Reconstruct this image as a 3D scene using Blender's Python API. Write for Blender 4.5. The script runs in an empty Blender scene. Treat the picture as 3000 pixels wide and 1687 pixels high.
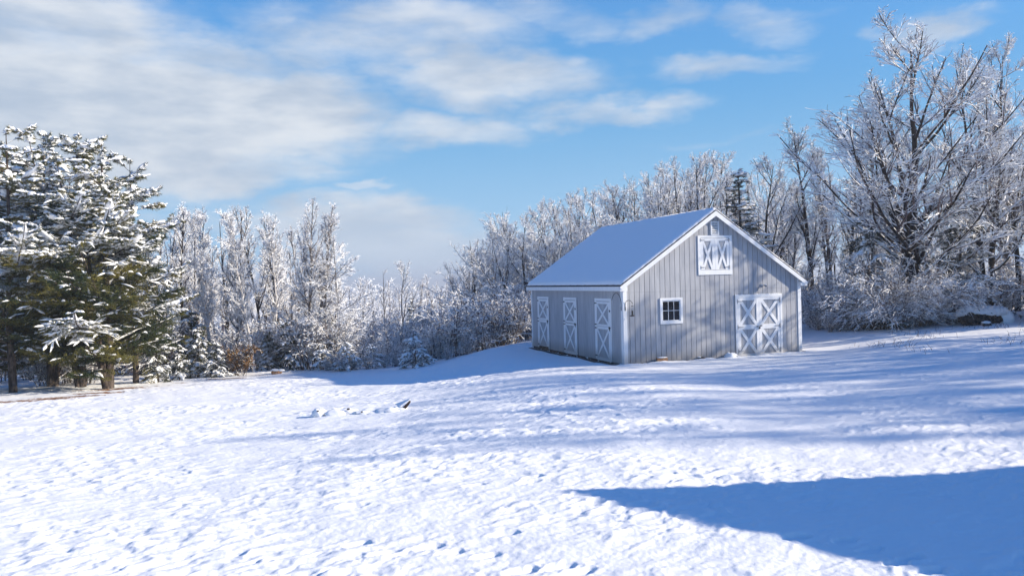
import bpy, math, random
import numpy as np
from math import sin, cos, tan, pi, radians, atan, sqrt
from mathutils import Matrix, Vector

SC = bpy.context.scene
COL = SC.collection

# ------------------------------------------------------------------ camera
CAM_H, FPX, PITCH, ROLL = 2.9895, 2395.2, -0.0080, 0.0250      # metres, focal length in photo pixels, radians
cam_data = bpy.data.cameras.new("camera")
cam_data.sensor_width = 36.0
cam_data.lens = FPX / 3000.0 * 36.0
cam_data.clip_start, cam_data.clip_end = 0.1, 20000
cam = bpy.data.objects.new("camera", cam_data)
COL.objects.link(cam)
F = Vector((0, cos(PITCH), sin(PITCH))); U0 = Vector((0, -sin(PITCH), cos(PITCH))); R0 = Vector((1, 0, 0))
RX = R0 * cos(ROLL) - U0 * sin(ROLL); UX = R0 * sin(ROLL) + U0 * cos(ROLL)
M = Matrix(((RX.x, UX.x, -F.x, 0), (RX.y, UX.y, -F.y, 0), (RX.z, UX.z, -F.z, CAM_H), (0, 0, 0, 1)))
cam.matrix_world = M
SC.camera = cam

# ------------------------------------------------------------------ light
SUN_EL = radians(23.8)
SUN_AZ = math.atan2(1.0, -0.085)                 # clockwise from +Y (the way the camera looks)
SKY_STRENGTH, SUN_STRENGTH, EXPOSURE = 0.098, 4.9, 0.64
sun_vec = Vector((sin(SUN_AZ) * cos(SUN_EL), cos(SUN_AZ) * cos(SUN_EL), sin(SUN_EL)))
ld = bpy.data.lights.new("sun", 'SUN')
ld.energy = SUN_STRENGTH; ld.angle = radians(0.53); ld.color = (1.0, 0.89, 0.72)
sun = bpy.data.objects.new("sun", ld); COL.objects.link(sun)
sun.rotation_euler = sun_vec.to_track_quat('Z', 'Y').to_euler()
SC.view_settings.view_transform = 'Standard'
SC.view_settings.look = 'None'
SC.view_settings.gamma = 1.0
SC.view_settings.use_curve_mapping = False
SC.view_settings.exposure = EXPOSURE

# ------------------------------------------------------------------ sky
world = bpy.data.worlds.new("World"); SC.world = world
world.use_nodes = True
W = world.node_tree; W.nodes.clear()


class NT:
    """Small helper for writing node trees."""
    def __init__(s, tree): s.t = tree
    def n(s, kind, **kw):
        nd = s.t.nodes.new(kind)
        for k, v in kw.items(): setattr(nd, k, v)
        return nd
    def put(s, sock, v):
        if isinstance(v, bpy.types.NodeSocket): s.t.links.new(v, sock)
        elif v is not None: sock.default_value = v
    def m(s, op, a, b=None, c=None, clamp=False):
        nd = s.n('ShaderNodeMath', operation=op, use_clamp=clamp)
        for i, v in enumerate((a, b, c)):
            s.put(nd.inputs[i], v)
        return nd.outputs[0]
    def v(s, op, a, b=None):
        nd = s.n('ShaderNodeVectorMath', operation=op)
        s.put(nd.inputs[0], a)
        if b is not None: s.put(nd.inputs[1], b)
        return nd.outputs[1] if op in ('LENGTH', 'DISTANCE', 'DOT_PRODUCT') else nd.outputs[0]
    def comb(s, x, y, z=0.0):
        nd = s.n('ShaderNodeCombineXYZ')
        for i, v in enumerate((x, y, z)): s.put(nd.inputs[i], v)
        return nd.outputs[0]
    def noise(s, vec, scale, detail=4.0, rough=0.55, color=False, dist=0.0):
        nd = s.n('ShaderNodeTexNoise')
        if vec is not None: s.put(nd.inputs['Vector'], vec)
        nd.inputs['Scale'].default_value = scale; nd.inputs['Detail'].default_value = detail
        nd.inputs['Roughness'].default_value = rough; nd.inputs['Distortion'].default_value = dist
        return nd.outputs[1 if color else 0]
    def rng(s, v, a, b, c=0.0, d=1.0, smooth=True):
        nd = s.n('ShaderNodeMapRange', interpolation_type='SMOOTHSTEP' if smooth else 'LINEAR')
        s.put(nd.inputs[0], v)
        for i, x in enumerate((a, b, c, d)): s.put(nd.inputs[i + 1], x)
        return nd.outputs[0]
    def mix(s, f, a, b, mode='MIX'):
        nd = s.n('ShaderNodeMix', data_type='RGBA', blend_type=mode)
        s.put(nd.inputs[0], f)
        s.put(nd.inputs[6], a if isinstance(a, bpy.types.NodeSocket) else (*a, 1.0)[:4])
        s.put(nd.inputs[7], b if isinstance(b, bpy.types.NodeSocket) else (*b, 1.0)[:4])
        return nd.outputs[2]


def build_sky():
    t = NT(W)
    sky = t.n('ShaderNodeTexSky', sky_type='NISHITA')
    sky.sun_disc = False
    sky.sun_elevation = SUN_EL; sky.sun_rotation = SUN_AZ
    sky.altitude = 300; sky.air_density = 1.0; sky.dust_density = 0.4; sky.ozone_density = 2.2
    hs = t.n('ShaderNodeHueSaturation')
    hs.inputs['Saturation'].default_value = 1.28
    t.put(hs.inputs['Color'], sky.outputs[0])
    tc = t.n('ShaderNodeTexCoord')
    d = t.n('ShaderNodeSeparateXYZ'); t.put(d.inputs[0], tc.outputs['Generated'])
    az = t.m('ARCTAN2', d.outputs[0], d.outputs[1])
    el = t.m('ARCSINE', d.outputs[2])
    base = t.comb(az, el)
    # broad, wind-drawn distortion of the cloud edges
    stretch = t.v('MULTIPLY', base, (1.0, 2.0, 1.0))
    w1 = t.noise(stretch, 4.0, 5.0, 0.6, color=True)
    w = t.v('MULTIPLY', t.v('SUBTRACT', w1, (0.5, 0.5, 0.5)), (0.26, 0.13, 0.0))
    p = t.v('ADD', base, w)
    # (photo x, photo y, half width, half height, weight)
    blobs = [(250, 330, 900, 260, 1.2), (760, 330, 460, 190, .95), (60, 60, 600, 170, .9), (1180, 110, 520, 160, .70), (620, 150, 420, 110, .7),
             (1450, 230, 420, 110, .78), (1330, 370, 400, 80, .68), (1780, 315, 260, 60, .66), (1500, 30, 360, 70, .46), (700, 470, 420, 60, .8), (1650, 60, 260, 60, .42),
             (1050, 660, 420, 90, .95), (1250, 730, 460, 110, .9), (700, 640, 300, 60, .6), (1080, 570, 130, 24, .6),
             (1960, 45, 240, 60, .52), (2150, 180, 300, 52, .58), (2330, 60, 150, 80, .50), (2730, 62, 170, 52, .68), (2250, 20, 250, 40, .40),
             (1800, 345, 140, 22, .5), (2600, 480, 400, 60, .25), (2150, 420, 260, 26, .28), (600, 520, 500, 70, .8)]
    roof_fill_cloud = (-1.35, 0.95, 0.75, 0.45, 0.25)  # unseen cloud added high on the left to brighten the barn roof
    tot = None
    for (x, y, hw, hh, wt) in blobs:
        a0 = atan((x - 1500) / FPX); e0 = atan((824 - 0.025 * (x - 1500) - y) / FPX * cos(a0))
        q = t.v('MULTIPLY', t.v('SUBTRACT', p, (a0, e0, 0)), (FPX / hw, FPX / hh, 0))
        b = t.rng(t.v('LENGTH', q), 1.25, 0.25, 0.0, wt)
        tot = b if tot is None else t.m('MAXIMUM', tot, b)
    q = t.v('MULTIPLY', t.v('SUBTRACT', p, (roof_fill_cloud[0], roof_fill_cloud[1], 0)), (1 / roof_fill_cloud[2], 1 / roof_fill_cloud[3], 0))
    tot = t.m('MAXIMUM', tot, t.rng(t.v('LENGTH', q), 1.25, 0.25, 0.0, roof_fill_cloud[4]))
    # mist bank right on the horizon
    bank = t.rng(el, 0.065, -0.02, 0.0, 0.75)
    tot = t.m('MAXIMUM', tot, bank)
    fine = t.noise(t.v('MULTIPLY', base, (1.0, 2.2, 1.0)), 7.0, 7.0, 0.55, dist=0.2)
    fine2 = t.noise(t.v('MULTIPLY', base, (1.0, 5.0, 1.0)), 22.0, 6.0, 0.6)
    dens = t.m('ADD', tot, t.m('MULTIPLY', t.m('SUBTRACT', fine, 0.5), 0.95))
    dens = t.m('ADD', dens, t.m('MULTIPLY', t.m('SUBTRACT', fine2, 0.5), 0.22))
    alpha = t.rng(dens, 0.10, 0.98, 0.0, 0.93)
    shade = t.noise(t.v('MULTIPLY', base, (1.0, 3.2, 1.0)), 6.5, 6.0, 0.55)
    col = t.mix(t.rng(shade, 0.33, 0.66), (0.52, 0.605, 0.73), (0.83, 0.865, 0.91))
    col = t.mix(t.rng(el, 0.12, 0.0), col, (0.56, 0.68, 0.84))
    k = 1.0 / (SKY_STRENGTH * 2 ** EXPOSURE)
    colk = t.n('ShaderNodeVectorMath', operation='SCALE'); t.put(colk.inputs[0], col); colk.inputs[3].default_value = k * 0.98
    clear = t.mix(1.0, hs.outputs[0], (0.54, 0.95, 1.36), 'MULTIPLY')
    low = t.n('ShaderNodeVectorMath', operation='SCALE'); low.inputs[0].default_value = (0.38, 0.64, 0.90); low.inputs[3].default_value = k
    mid = t.n('ShaderNodeVectorMath', operation='SCALE'); mid.inputs[0].default_value = (0.155, 0.43, 0.76); mid.inputs[3].default_value = k
    clear = t.mix(t.rng(el, 0.55, 0.14, 0.0, 0.9), clear, mid.outputs[0])
    clear = t.mix(t.rng(el, 0.24, 0.02, 0.0, 0.9), clear, low.outputs[0])
    out = t.mix(alpha, clear, colk.outputs[0])
    bg = t.n('ShaderNodeBackground'); bg.inputs[1].default_value = SKY_STRENGTH
    t.put(bg.inputs[0], out)
    o = t.n('ShaderNodeOutputWorld'); t.put(o.inputs[0], bg.outputs[0])


build_sky()

# ------------------------------------------------------------------ noise for shapes
_prm = np.random.RandomState(5).permutation(256)
_prm = np.concatenate([_prm, _prm, _prm])
_g = np.linspace(0, 2 * pi, 16, endpoint=False)
_gx, _gy = np.cos(_g), np.sin(_g)


def perlin(x, y):
    x = np.asarray(x, float); y = np.asarray(y, float)
    xi = np.floor(x).astype(int); yi = np.floor(y).astype(int)
    xf, yf = x - xi, y - yi
    xi &= 255; yi &= 255
    u = xf * xf * xf * (xf * (xf * 6 - 15) + 10); v = yf * yf * yf * (yf * (yf * 6 - 15) + 10)
    def gr(ix, iy, fx, fy):
        h = _prm[_prm[ix & 255] + (iy & 255)] & 15
        return _gx[h] * fx + _gy[h] * fy
    a = gr(xi, yi, xf, yf); b = gr(xi + 1, yi, xf - 1, yf)
    c = gr(xi, yi + 1, xf, yf - 1); d = gr(xi + 1, yi + 1, xf - 1, yf - 1)
    return 1.5 * ((a + u * (b - a)) * (1 - v) + (c + u * (d - c)) * v)


def fbm(x, y, o=4, r=0.5):
    s = 0; a = 1.0
    for i in range(o):
        s = s + a * perlin(x * 2 ** i + 17.3 * i, y * 2 ** i - 9.1 * i); a *= r
    return s


def sstep(v, a, b):
    t = np.clip((v - a) / (b - a), 0, 1)
    return t * t * (3 - 2 * t)


# ------------------------------------------------------------------ barn frame
BX, BY, YAW = 3.9229, 28.8023, 0.3086
BW, BL, EAVE, RIDGE = 7.3152, 9.8713, 2.80, 5.46
OHF, OHS = 0.22, 0.22


def barn_uv(x, y):
    dx, dy = x - BX, y - BY
    return dx * cos(YAW) + dy * sin(YAW), -dx * sin(YAW) + dy * cos(YAW)


def barn_pt(u, v):
    return BX + u * cos(YAW) - v * sin(YAW), BY + u * sin(YAW) + v * cos(YAW)


# ------------------------------------------------------------------ terrain
TRAIL = [(1044, 1582), (1122, 1612), (1260, 1593), (1325, 1610), (1425, 1623), (1530, 1668), (1645, 1657), (1700, 1672),
         (2330, 1575), (2472, 1582), (2548, 1606), (2628, 1650), (2728, 1672), (2668, 1632), (1752, 1468), (1480, 1560),
         (1550, 1405), (1390, 1412), (1562, 1391), (1035, 1470)]


def ray(px, py):
    a = px - 1500.0; b = 843.5 - py
    v = RX * (a / FPX) + UX * (b / FPX) + F
    return v


def ground_hit(px, py, z0=0.0):
    v = ray(px, py); t = (z0 - CAM_H) / v.z
    return v.x * t, v.y * t


def terrain_hit(px, py):
    z = -.8
    for _ in range(25):
        hx, hy = ground_hit(px, py, z)
        z = .6 * z + .4 * float(base_height(np.array([hx]), np.array([hy]))[0])
    return hx, hy


FEET = [ground_hit(px, py, 0.0) for px, py in TRAIL]


def base_height(x, y):
    """Smooth lie of the land."""
    x = np.asarray(x, float); y = np.asarray(y, float)
    left = -(0.72 * sstep(y, 4.0, 29.0) + 0.62 * sstep(y, 29, 42)) * sstep(-x, -2.8, 7.0) - 0.010 * np.clip(-x - 5, 0, 60) * sstep(y, 3, 20)
    right = 0.052 * np.clip(x - 6.0, 0, 14) + 0.02 * np.clip(x - 20, 0, 60)
    right = right * sstep(y, 3, 14)
    z = left + right
    z = z + 0.10 * fbm(x * 0.05 + 3, y * 0.05 + 8, 3) * sstep(np.abs(y), 5, 30)
    # valley that opens between the woods
    open_ = sstep(-x, -16.0 - 0.08 * y, 0.0)
    z = z - np.clip(y - 43, 0, 90) * 0.052 * open_ - np.clip(y - 133, 0, 400) * 0.075 * open_
    z = z - np.clip(y - 60, 0, 300) * 0.02
    # far side of the valley
    rr = np.sqrt(x * x + y * y)
    z = z + sstep(rr, 620, 1150) * (34 + 5 * fbm(x * 0.0022, y * 0.0022, 3)) * open_
    z = np.where(rr > 1150, np.minimum(z, 6 + 4 * fbm(x * 0.002, y * 0.002, 3)), z)
    # level pad under the barn
    u, v = barn_uv(x, y)
    du = np.maximum(np.maximum(-u, u - BW), 0); dv = np.maximum(np.maximum(-v, v - BL), 0)
    dist = np.sqrt(du * du + dv * dv)
    k = 1 - sstep(dist, 0.35, 4.8)
    pad = -0.03 + 0.12 * sstep(u, 1.0, 7.5) - 0.05 * sstep(-u, 0, .5)
    z = z * (1 - k) + pad * k
    return z


def tz(x, y):
    return float(base_height(np.array([x]), np.array([y]))[0])


def snow_relief(x, y):
    """Lumps, crusted tufts, drifts and footprints in the snow."""
    r = np.sqrt(x * x + y * y)
    amt = 1.0 - 0.55 * sstep(x, 0.0, 9.0) * sstep(y, 8, 16)
    amt = amt * (1 - 0.75 * sstep(r, 34, 60))
    u, v = barn_uv(x, y)
    du = np.maximum(np.maximum(-u, u - BW), 0); dv = np.maximum(np.maximum(-v, v - BL), 0)
    dist = np.sqrt(du * du + dv * dv)
    amt = amt * (0.25 + 0.75 * sstep(dist, 0.5, 7.0))
    c, s = cos(0.55), sin(0.55)
    p, q = x * c + y * s, -x * s + y * c
    wx = p + 0.10 * perlin(x * 3.1, y * 3.1); wy = q + 0.08 * perlin(x * 2.7 + 40, y * 2.7)
    n1 = perlin(wx * 2.8, wy * 5.1)
    n2 = perlin(wx * 6.2 + 11, wy * 10.5 + 5)
    n3 = perlin(x * 0.9, y * 1.1)
    n4 = perlin(x * 15.0, y * 15.0)
    patch = 0.35 + 0.85 * sstep(fbm(x * .30 + 9, y * .38, 3), -0.5, 0.55)
    tuft = np.maximum(n1, -0.2) * 0.038 + np.maximum(n2, -0.25) * 0.014
    pits = -0.014 * sstep(perlin(wx * 3.3 + 70, wy * 4.1 + 30), 0.40, 0.78)
    z = (tuft * patch + pits * patch + 0.0035 * n4) * amt + 0.030 * n3 * (0.3 + 0.7 * amt)
    z = z + 0.055 * fbm(x * .16, y * .26, 2) * sstep(r, 5, 14)
    for i, (fx, fy) in enumerate(FEET):
        m = (np.abs(x - fx) < 0.8) & (np.abs(y - fy) < 0.8)
        if not m.any(): continue
        dx, dy = x[m] - fx, y[m] - fy
        ex = (dx * 0.9 + dy * 0.43) / 0.17; ey = (-dx * 0.43 + dy * 0.9) / 0.085
        e = np.sqrt(ex * ex + ey * ey) + 0.25 * perlin(x[m] * 9, y[m] * 9)
        pit = -0.042 * (1 - sstep(e, 0.75, 1.25))
        rim = 0.007 * np.exp(-((e - 1.5) / .45) ** 2) * (1 + .8 * perlin(x[m] * 14, y[m] * 14))
        z[m] = z[m] * (1 - 0.7 * (1 - sstep(e, .9, 1.6))) + pit + rim
    # faint ski / sled line across the barn's shadow
    lx, ly = -2.0, 30.2
    dd = (y - ly) - (x - lx) * -0.02
    m = (x > -5) & (x < 6)
    z = z + np.where(m, -0.025 * np.exp(-(dd / .10) ** 2) + 0.02 * np.exp(-((dd + .18) / .08) ** 2), 0)
    return z


# ------------------------------------------------------------------ materials
def mat(name, base, rough=0.7, spec=0.3, fn=None, metallic=0.0):
    m = bpy.data.materials.new(name); m.use_nodes = True
    b = m.node_tree.nodes['Principled BSDF']
    b.inputs['Base Color'].default_value = (*base, 1)
    b.inputs['Roughness'].default_value = rough
    b.inputs['Specular IOR Level'].default_value = spec
    b.inputs['Metallic'].default_value = metallic
    if fn: fn(NT(m.node_tree), b)
    return m


def noisy(c1, c2, scale, detail=5, lo=.35, hi=.65, stretch=(1, 1, 1), bump=0.0, bscale=None):
    def fn(t, b):
        tc = t.n('ShaderNodeTexCoord')
        v = t.v('MULTIPLY', tc.outputs['Object'], stretch)
        n = t.noise(v, scale, detail, 0.6)
        t.put(b.inputs['Base Color'], t.mix(t.rng(n, lo, hi), c1, c2))
        if bump:
            bn = t.n('ShaderNodeBump'); bn.inputs['Strength'].default_value = 1.0; bn.inputs['Distance'].default_value = bump
            t.put(bn.inputs['Height'], t.noise(v, bscale or scale * 3, 4, .6)); t.put(b.inputs['Normal'], bn.outputs[0])
    return fn


def snow_fn(t, b):
    tc = t.n('ShaderNodeTexCoord')
    n = t.noise(tc.outputs['Object'], 2.0, 4, .6)
    t.put(b.inputs['Base Color'], t.mix(n, (0.89, 0.89, 0.895), (0.92, 0.92, 0.92)))
    bn = t.n('ShaderNodeBump'); bn.inputs['Distance'].default_value = 0.006; bn.inputs['Strength'].default_value = 0.7
    t.put(bn.inputs['Height'], t.noise(tc.outputs['Object'], 38.0, 5, .65)); t.put(b.inputs['Normal'], bn.outputs[0])


def ground_fn(t, b):
    tc = t.n('ShaderNodeTexCoord'); P = tc.outputs['Object']
    n = t.noise(P, 1.3, 5, .6)
    snow = t.mix(n, (0.89, 0.89, 0.895), (0.92, 0.92, 0.92))
    at = t.n('ShaderNodeAttribute', attribute_name='litter'); lit = at.outputs['Fac']
    at2 = t.n('ShaderNodeAttribute', attribute_name='soil'); soil = at2.outputs['Fac']
    n2 = t.noise(P, 9.0, 8, .75); n3 = t.noise(P, 2.3, 4, .6)
    lm = t.rng(t.m('ADD', lit, t.m('MULTIPLY', t.m('SUBTRACT', n2, .5), 1.3)), 0.50, 0.66)
    sm = t.rng(t.m('ADD', soil, t.m('MULTIPLY', t.m('SUBTRACT', n2, .5), 0.9)), 0.48, 0.62)
    needles = t.mix(t.rng(n3, .35, .65), (0.20, 0.075, 0.03), (0.30, 0.17, 0.09))
    c = t.mix(lm, snow, needles)
    c = t.mix(sm, c, t.mix(n3, (0.035, 0.024, 0.018), (0.075, 0.05, 0.035)))
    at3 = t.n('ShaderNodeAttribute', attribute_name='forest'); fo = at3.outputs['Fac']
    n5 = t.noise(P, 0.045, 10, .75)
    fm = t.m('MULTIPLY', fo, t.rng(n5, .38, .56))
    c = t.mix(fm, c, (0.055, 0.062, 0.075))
    t.put(b.inputs['Base Color'], c)
    bn = t.n('ShaderNodeBump'); bn.inputs['Distance'].default_value = 0.008; bn.inputs['Strength'].default_value = 0.8
    t.put(bn.inputs['Height'], t.noise(P, 26.0, 6, .68)); t.put(b.inputs['Normal'], bn.outputs[0])


MAT = {
    'ground': mat('snow_ground', (.88, .89, .92), .62, .25, ground_fn),
    'snow': mat('fresh_snow', (.88, .89, .92), .62, .25, snow_fn),
}


def paint_fn(c1, c2, wear=(0.30, 0.26, 0.24), amount=.70, boards=False):
    def fn(t, b):
        tc = t.n('ShaderNodeTexCoord'); P = tc.outputs['Object']
        n = t.noise(t.v('MULTIPLY', P, (3, 3, .5)), 2.2, 6, .6)
        c = t.mix(t.rng(n, .3, .7), c1, c2)
        if boards:
            q = t.n('ShaderNodeSeparateXYZ'); t.put(q.inputs[0], P)
            wn = t.n('ShaderNodeTexWhiteNoise', noise_dimensions='2D')
            t.put(wn.inputs['Vector'], t.comb(t.m('FLOOR', t.m('DIVIDE', q.outputs[0], .2032)), t.m('FLOOR', t.m('DIVIDE', q.outputs[1], .2032))))
            c = t.mix(t.m('MULTIPLY', wn.outputs[0], .30), c, (0.27, 0.27, 0.29))
        # weather staining low on the boards and peeling specks
        z = t.n('ShaderNodeSeparateXYZ'); t.put(z.inputs[0], P)
        low = t.rng(t.m('ADD', z.outputs[2], t.m('MULTIPLY', n, -.35)), 0.32, -0.12)
        c = t.mix(t.m('MULTIPLY', low, .55), c, (0.30, 0.27, 0.24))
        sp = t.noise(P, 30.0, 6, .7)
        c = t.mix(t.rng(sp, amount, amount + .05), c, wear)
        t.put(b.inputs['Base Color'], c)
        bn = t.n('ShaderNodeBump'); bn.inputs['Distance'].default_value = .002
        t.put(bn.inputs['Height'], t.noise(t.v('MULTIPLY', P, (1, 1, .06)), 90, 3, .6)); t.put(b.inputs['Normal'], bn.outputs[0])
    return fn


MAT['siding'] = mat('grey_siding_paint', (.42, .42, .44), .75, .25, paint_fn((.38, .387, .41), (.485, .49, .505), boards=True))
MAT['groove_shade'] = mat('siding_groove_shade', (.08, .08, .09), .9, .1)  # shade of grooves and gaps put into the backing colour
MAT['white'] = mat('white_trim_paint', (.80, .80, .80), .6, .3, paint_fn((.76, .77, .78), (.83, .83, .83), (.33, .28, .24), .69))
MAT['iron'] = mat('black_iron', (.02, .02, .022), .55, .4)
MAT['steel'] = mat('grey_galvanised_hinge', (.28, .29, .32), .5, .5, metallic=.4)
MAT['glass'] = mat('dark_window_glass', (.008, .010, .013), .06, .5, noisy((.005, .006, .008), (.022, .024, .03), 2.0, 5, .45, .7, (1, 1, 6)))
MAT['shingle'] = mat('dark_shingle', (.06, .06, .065), .9, .2)
MAT['sill_wood'] = mat('rotted_sill_wood', (.09, .06, .045), .9, .1, noisy((.05, .035, .028), (.14, .10, .075), 6, 5, stretch=(1, 1, 5)))
MAT['log'] = mat('cut_firewood', (.3, .16, .08), .85, .1, noisy((.17, .085, .05), (.42, .24, .13), 12, 5))
MAT['rock'] = mat('dark_lichen_rock', (.06, .06, .06), .9, .15, noisy((.014, .012, .013), (.075, .062, .055), 5, 8, .4, .6, bump=.05, bscale=9))
MAT['board'] = mat('charred_board', (.05, .035, .03), .85, .15, noisy((.02, .015, .013), (.09, .06, .045), 7, 5, stretch=(1, 6, 1)))


# ------------------------------------------------------------------ mesh helpers
def link(o, parent=None):
    COL.objects.link(o)
    if parent is not None: o.parent = parent
    return o


def tag(o, label=None, cat=None, group=None, kind=None):
    if label: o['label'] = label
    if cat: o['category'] = cat
    if group: o['group'] = group
    if kind: o['kind'] = kind
    return o


def mesh_np(name, verts, faces, mats, parent=None, mi=None, smooth=False):
    """verts (n,3), faces (m,3|4) or list of those arrays."""
    me = bpy.data.meshes.new(name)
    if not isinstance(faces, list): faces = [faces]
    verts = np.asarray(verts, np.float32)
    me.vertices.add(len(verts)); me.vertices.foreach_set('co', verts.ravel())
    loops = np.concatenate([f.ravel() for f in faces]).astype(np.int32)
    sizes = np.concatenate([np.full(len(f), f.shape[1], np.int32) for f in faces])
    starts = np.concatenate([[0], np.cumsum(sizes)[:-1]]).astype(np.int32)
    me.loops.add(len(loops)); me.loops.foreach_set('vertex_index', loops)
    me.polygons.add(len(sizes)); me.polygons.foreach_set('loop_start', starts); me.polygons.foreach_set('loop_total', sizes)
    for m in mats: me.materials.append(m)
    if mi is not None: me.polygons.foreach_set('material_index', np.asarray(mi, np.int32))
    me.polygons.foreach_set('use_smooth', np.full(len(sizes), bool(smooth)))
    me.update(calc_edges=True)
    if smooth: me.validate()
    o = bpy.data.objects.new(name, me)
    return link(o, parent)


class MB:
    """Collects polygons of several materials, then builds one mesh."""
    def __init__(s): s.v = []; s.f = []; s.m = []; s.mats = []
    def mi(s, m):
        if m not in s.mats: s.mats.append(m)
        return s.mats.index(m)
    def poly(s, pts, faces, m):
        o = len(s.v); s.v += [tuple(p) for p in pts]
        for f in faces: s.f.append(tuple(o + i for i in f)); s.m.append(s.mi(m))
    def box(s, a, b, m):
        x0, y0, z0 = (min(p, q) for p, q in zip(a, b)); x1, y1, z1 = (max(p, q) for p, q in zip(a, b))
        P = [(x, y, z) for z in (z0, z1) for y in (y0, y1) for x in (x0, x1)]
        s.poly(P, [(0, 2, 3, 1), (4, 5, 7, 6), (0, 1, 5, 4), (2, 6, 7, 3), (0, 4, 6, 2), (1, 3, 7, 5)], m)
    def prism(s, pts, d, m):
        """pts: outline (3D, planar), extruded by d."""
        n = len(pts); d = Vector(d); A = [Vector(p) for p in pts]; B = [p + d for p in A]
        f = [tuple(range(n)), tuple(reversed(range(n, 2 * n)))]
        f += [(i, i + n, (i + 1) % n + n, (i + 1) % n)[::-1] for i in range(n)]
        s.poly(A + B, f, m)
    def tube(s, pts, r, m, n=8, caps=True):
        pts = [Vector(p) for p in pts]; rr = r if isinstance(r, (list, tuple)) else [r] * len(pts)
        V = []; 
        for i, p in enumerate(pts):
            t = (pts[min(i + 1, len(pts) - 1)] - pts[max(i - 1, 0)]).normalized()
            a = t.cross(Vector((0.13, 0.31, 0.94)) if abs(t.z) < .9 else Vector((1, 0, 0))).normalized(); b = t.cross(a)
            V += [p + (a * cos(2 * pi * k / n) + b * sin(2 * pi * k / n)) * rr[i] for k in range(n)]
        f = [(i * n + k, i * n + (k + 1) % n, (i + 1) * n + (k + 1) % n, (i + 1) * n + k) for i in range(len(pts) - 1) for k in range(n)]
        if caps: f += [tuple(reversed(range(n))), tuple(range((len(pts) - 1) * n, len(pts) * n))]
        s.poly(V, f, m)
    def blob(s, c, r, m, seed=0, amp=.15, seg=14, rings=9, freq=1.3, zmin=-1.0):
        V = []; c = Vector(c)
        for i in range(rings + 1):
            th = pi * i / rings
            for j in range(seg):
                ph = 2 * pi * j / seg
                d = Vector((sin(th) * cos(ph), sin(th) * sin(ph), cos(th)))
                k = 1 + amp * float(fbm(np.array(d.x * freq + seed * 3.1 + d.z), np.array(d.y * freq + seed * 1.7 - d.z * .7), 3))
                z = max(d.z, zmin)
                V.append((c.x + d.x * r[0] * k, c.y + d.y * r[1] * k, c.z + z * r[2] * k))
        f = [(i * seg + j, (i + 1) * seg + j, (i + 1) * seg + (j + 1) % seg, i * seg + (j + 1) % seg) for i in range(rings) for j in range(seg)]
        s.poly(V, f, m)
    def build(s, name, parent=None, smooth=False):
        me = bpy.data.meshes.new(name); me.from_pydata(s.v, [], s.f)
        for m in s.mats: me.materials.append(m)
        me.polygons.foreach_set('material_index', s.m)
        me.polygons.foreach_set('use_smooth', [smooth] * len(s.f))
        me.update()
        return link(bpy.data.objects.new(name, me), parent)


def empty(name, loc, rz=0, parent=None):
    o = bpy.data.objects.new(name, None); o.location = loc; o.rotation_euler = (0, 0, rz); o.empty_display_size = .3
    return link(o, parent)


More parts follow.
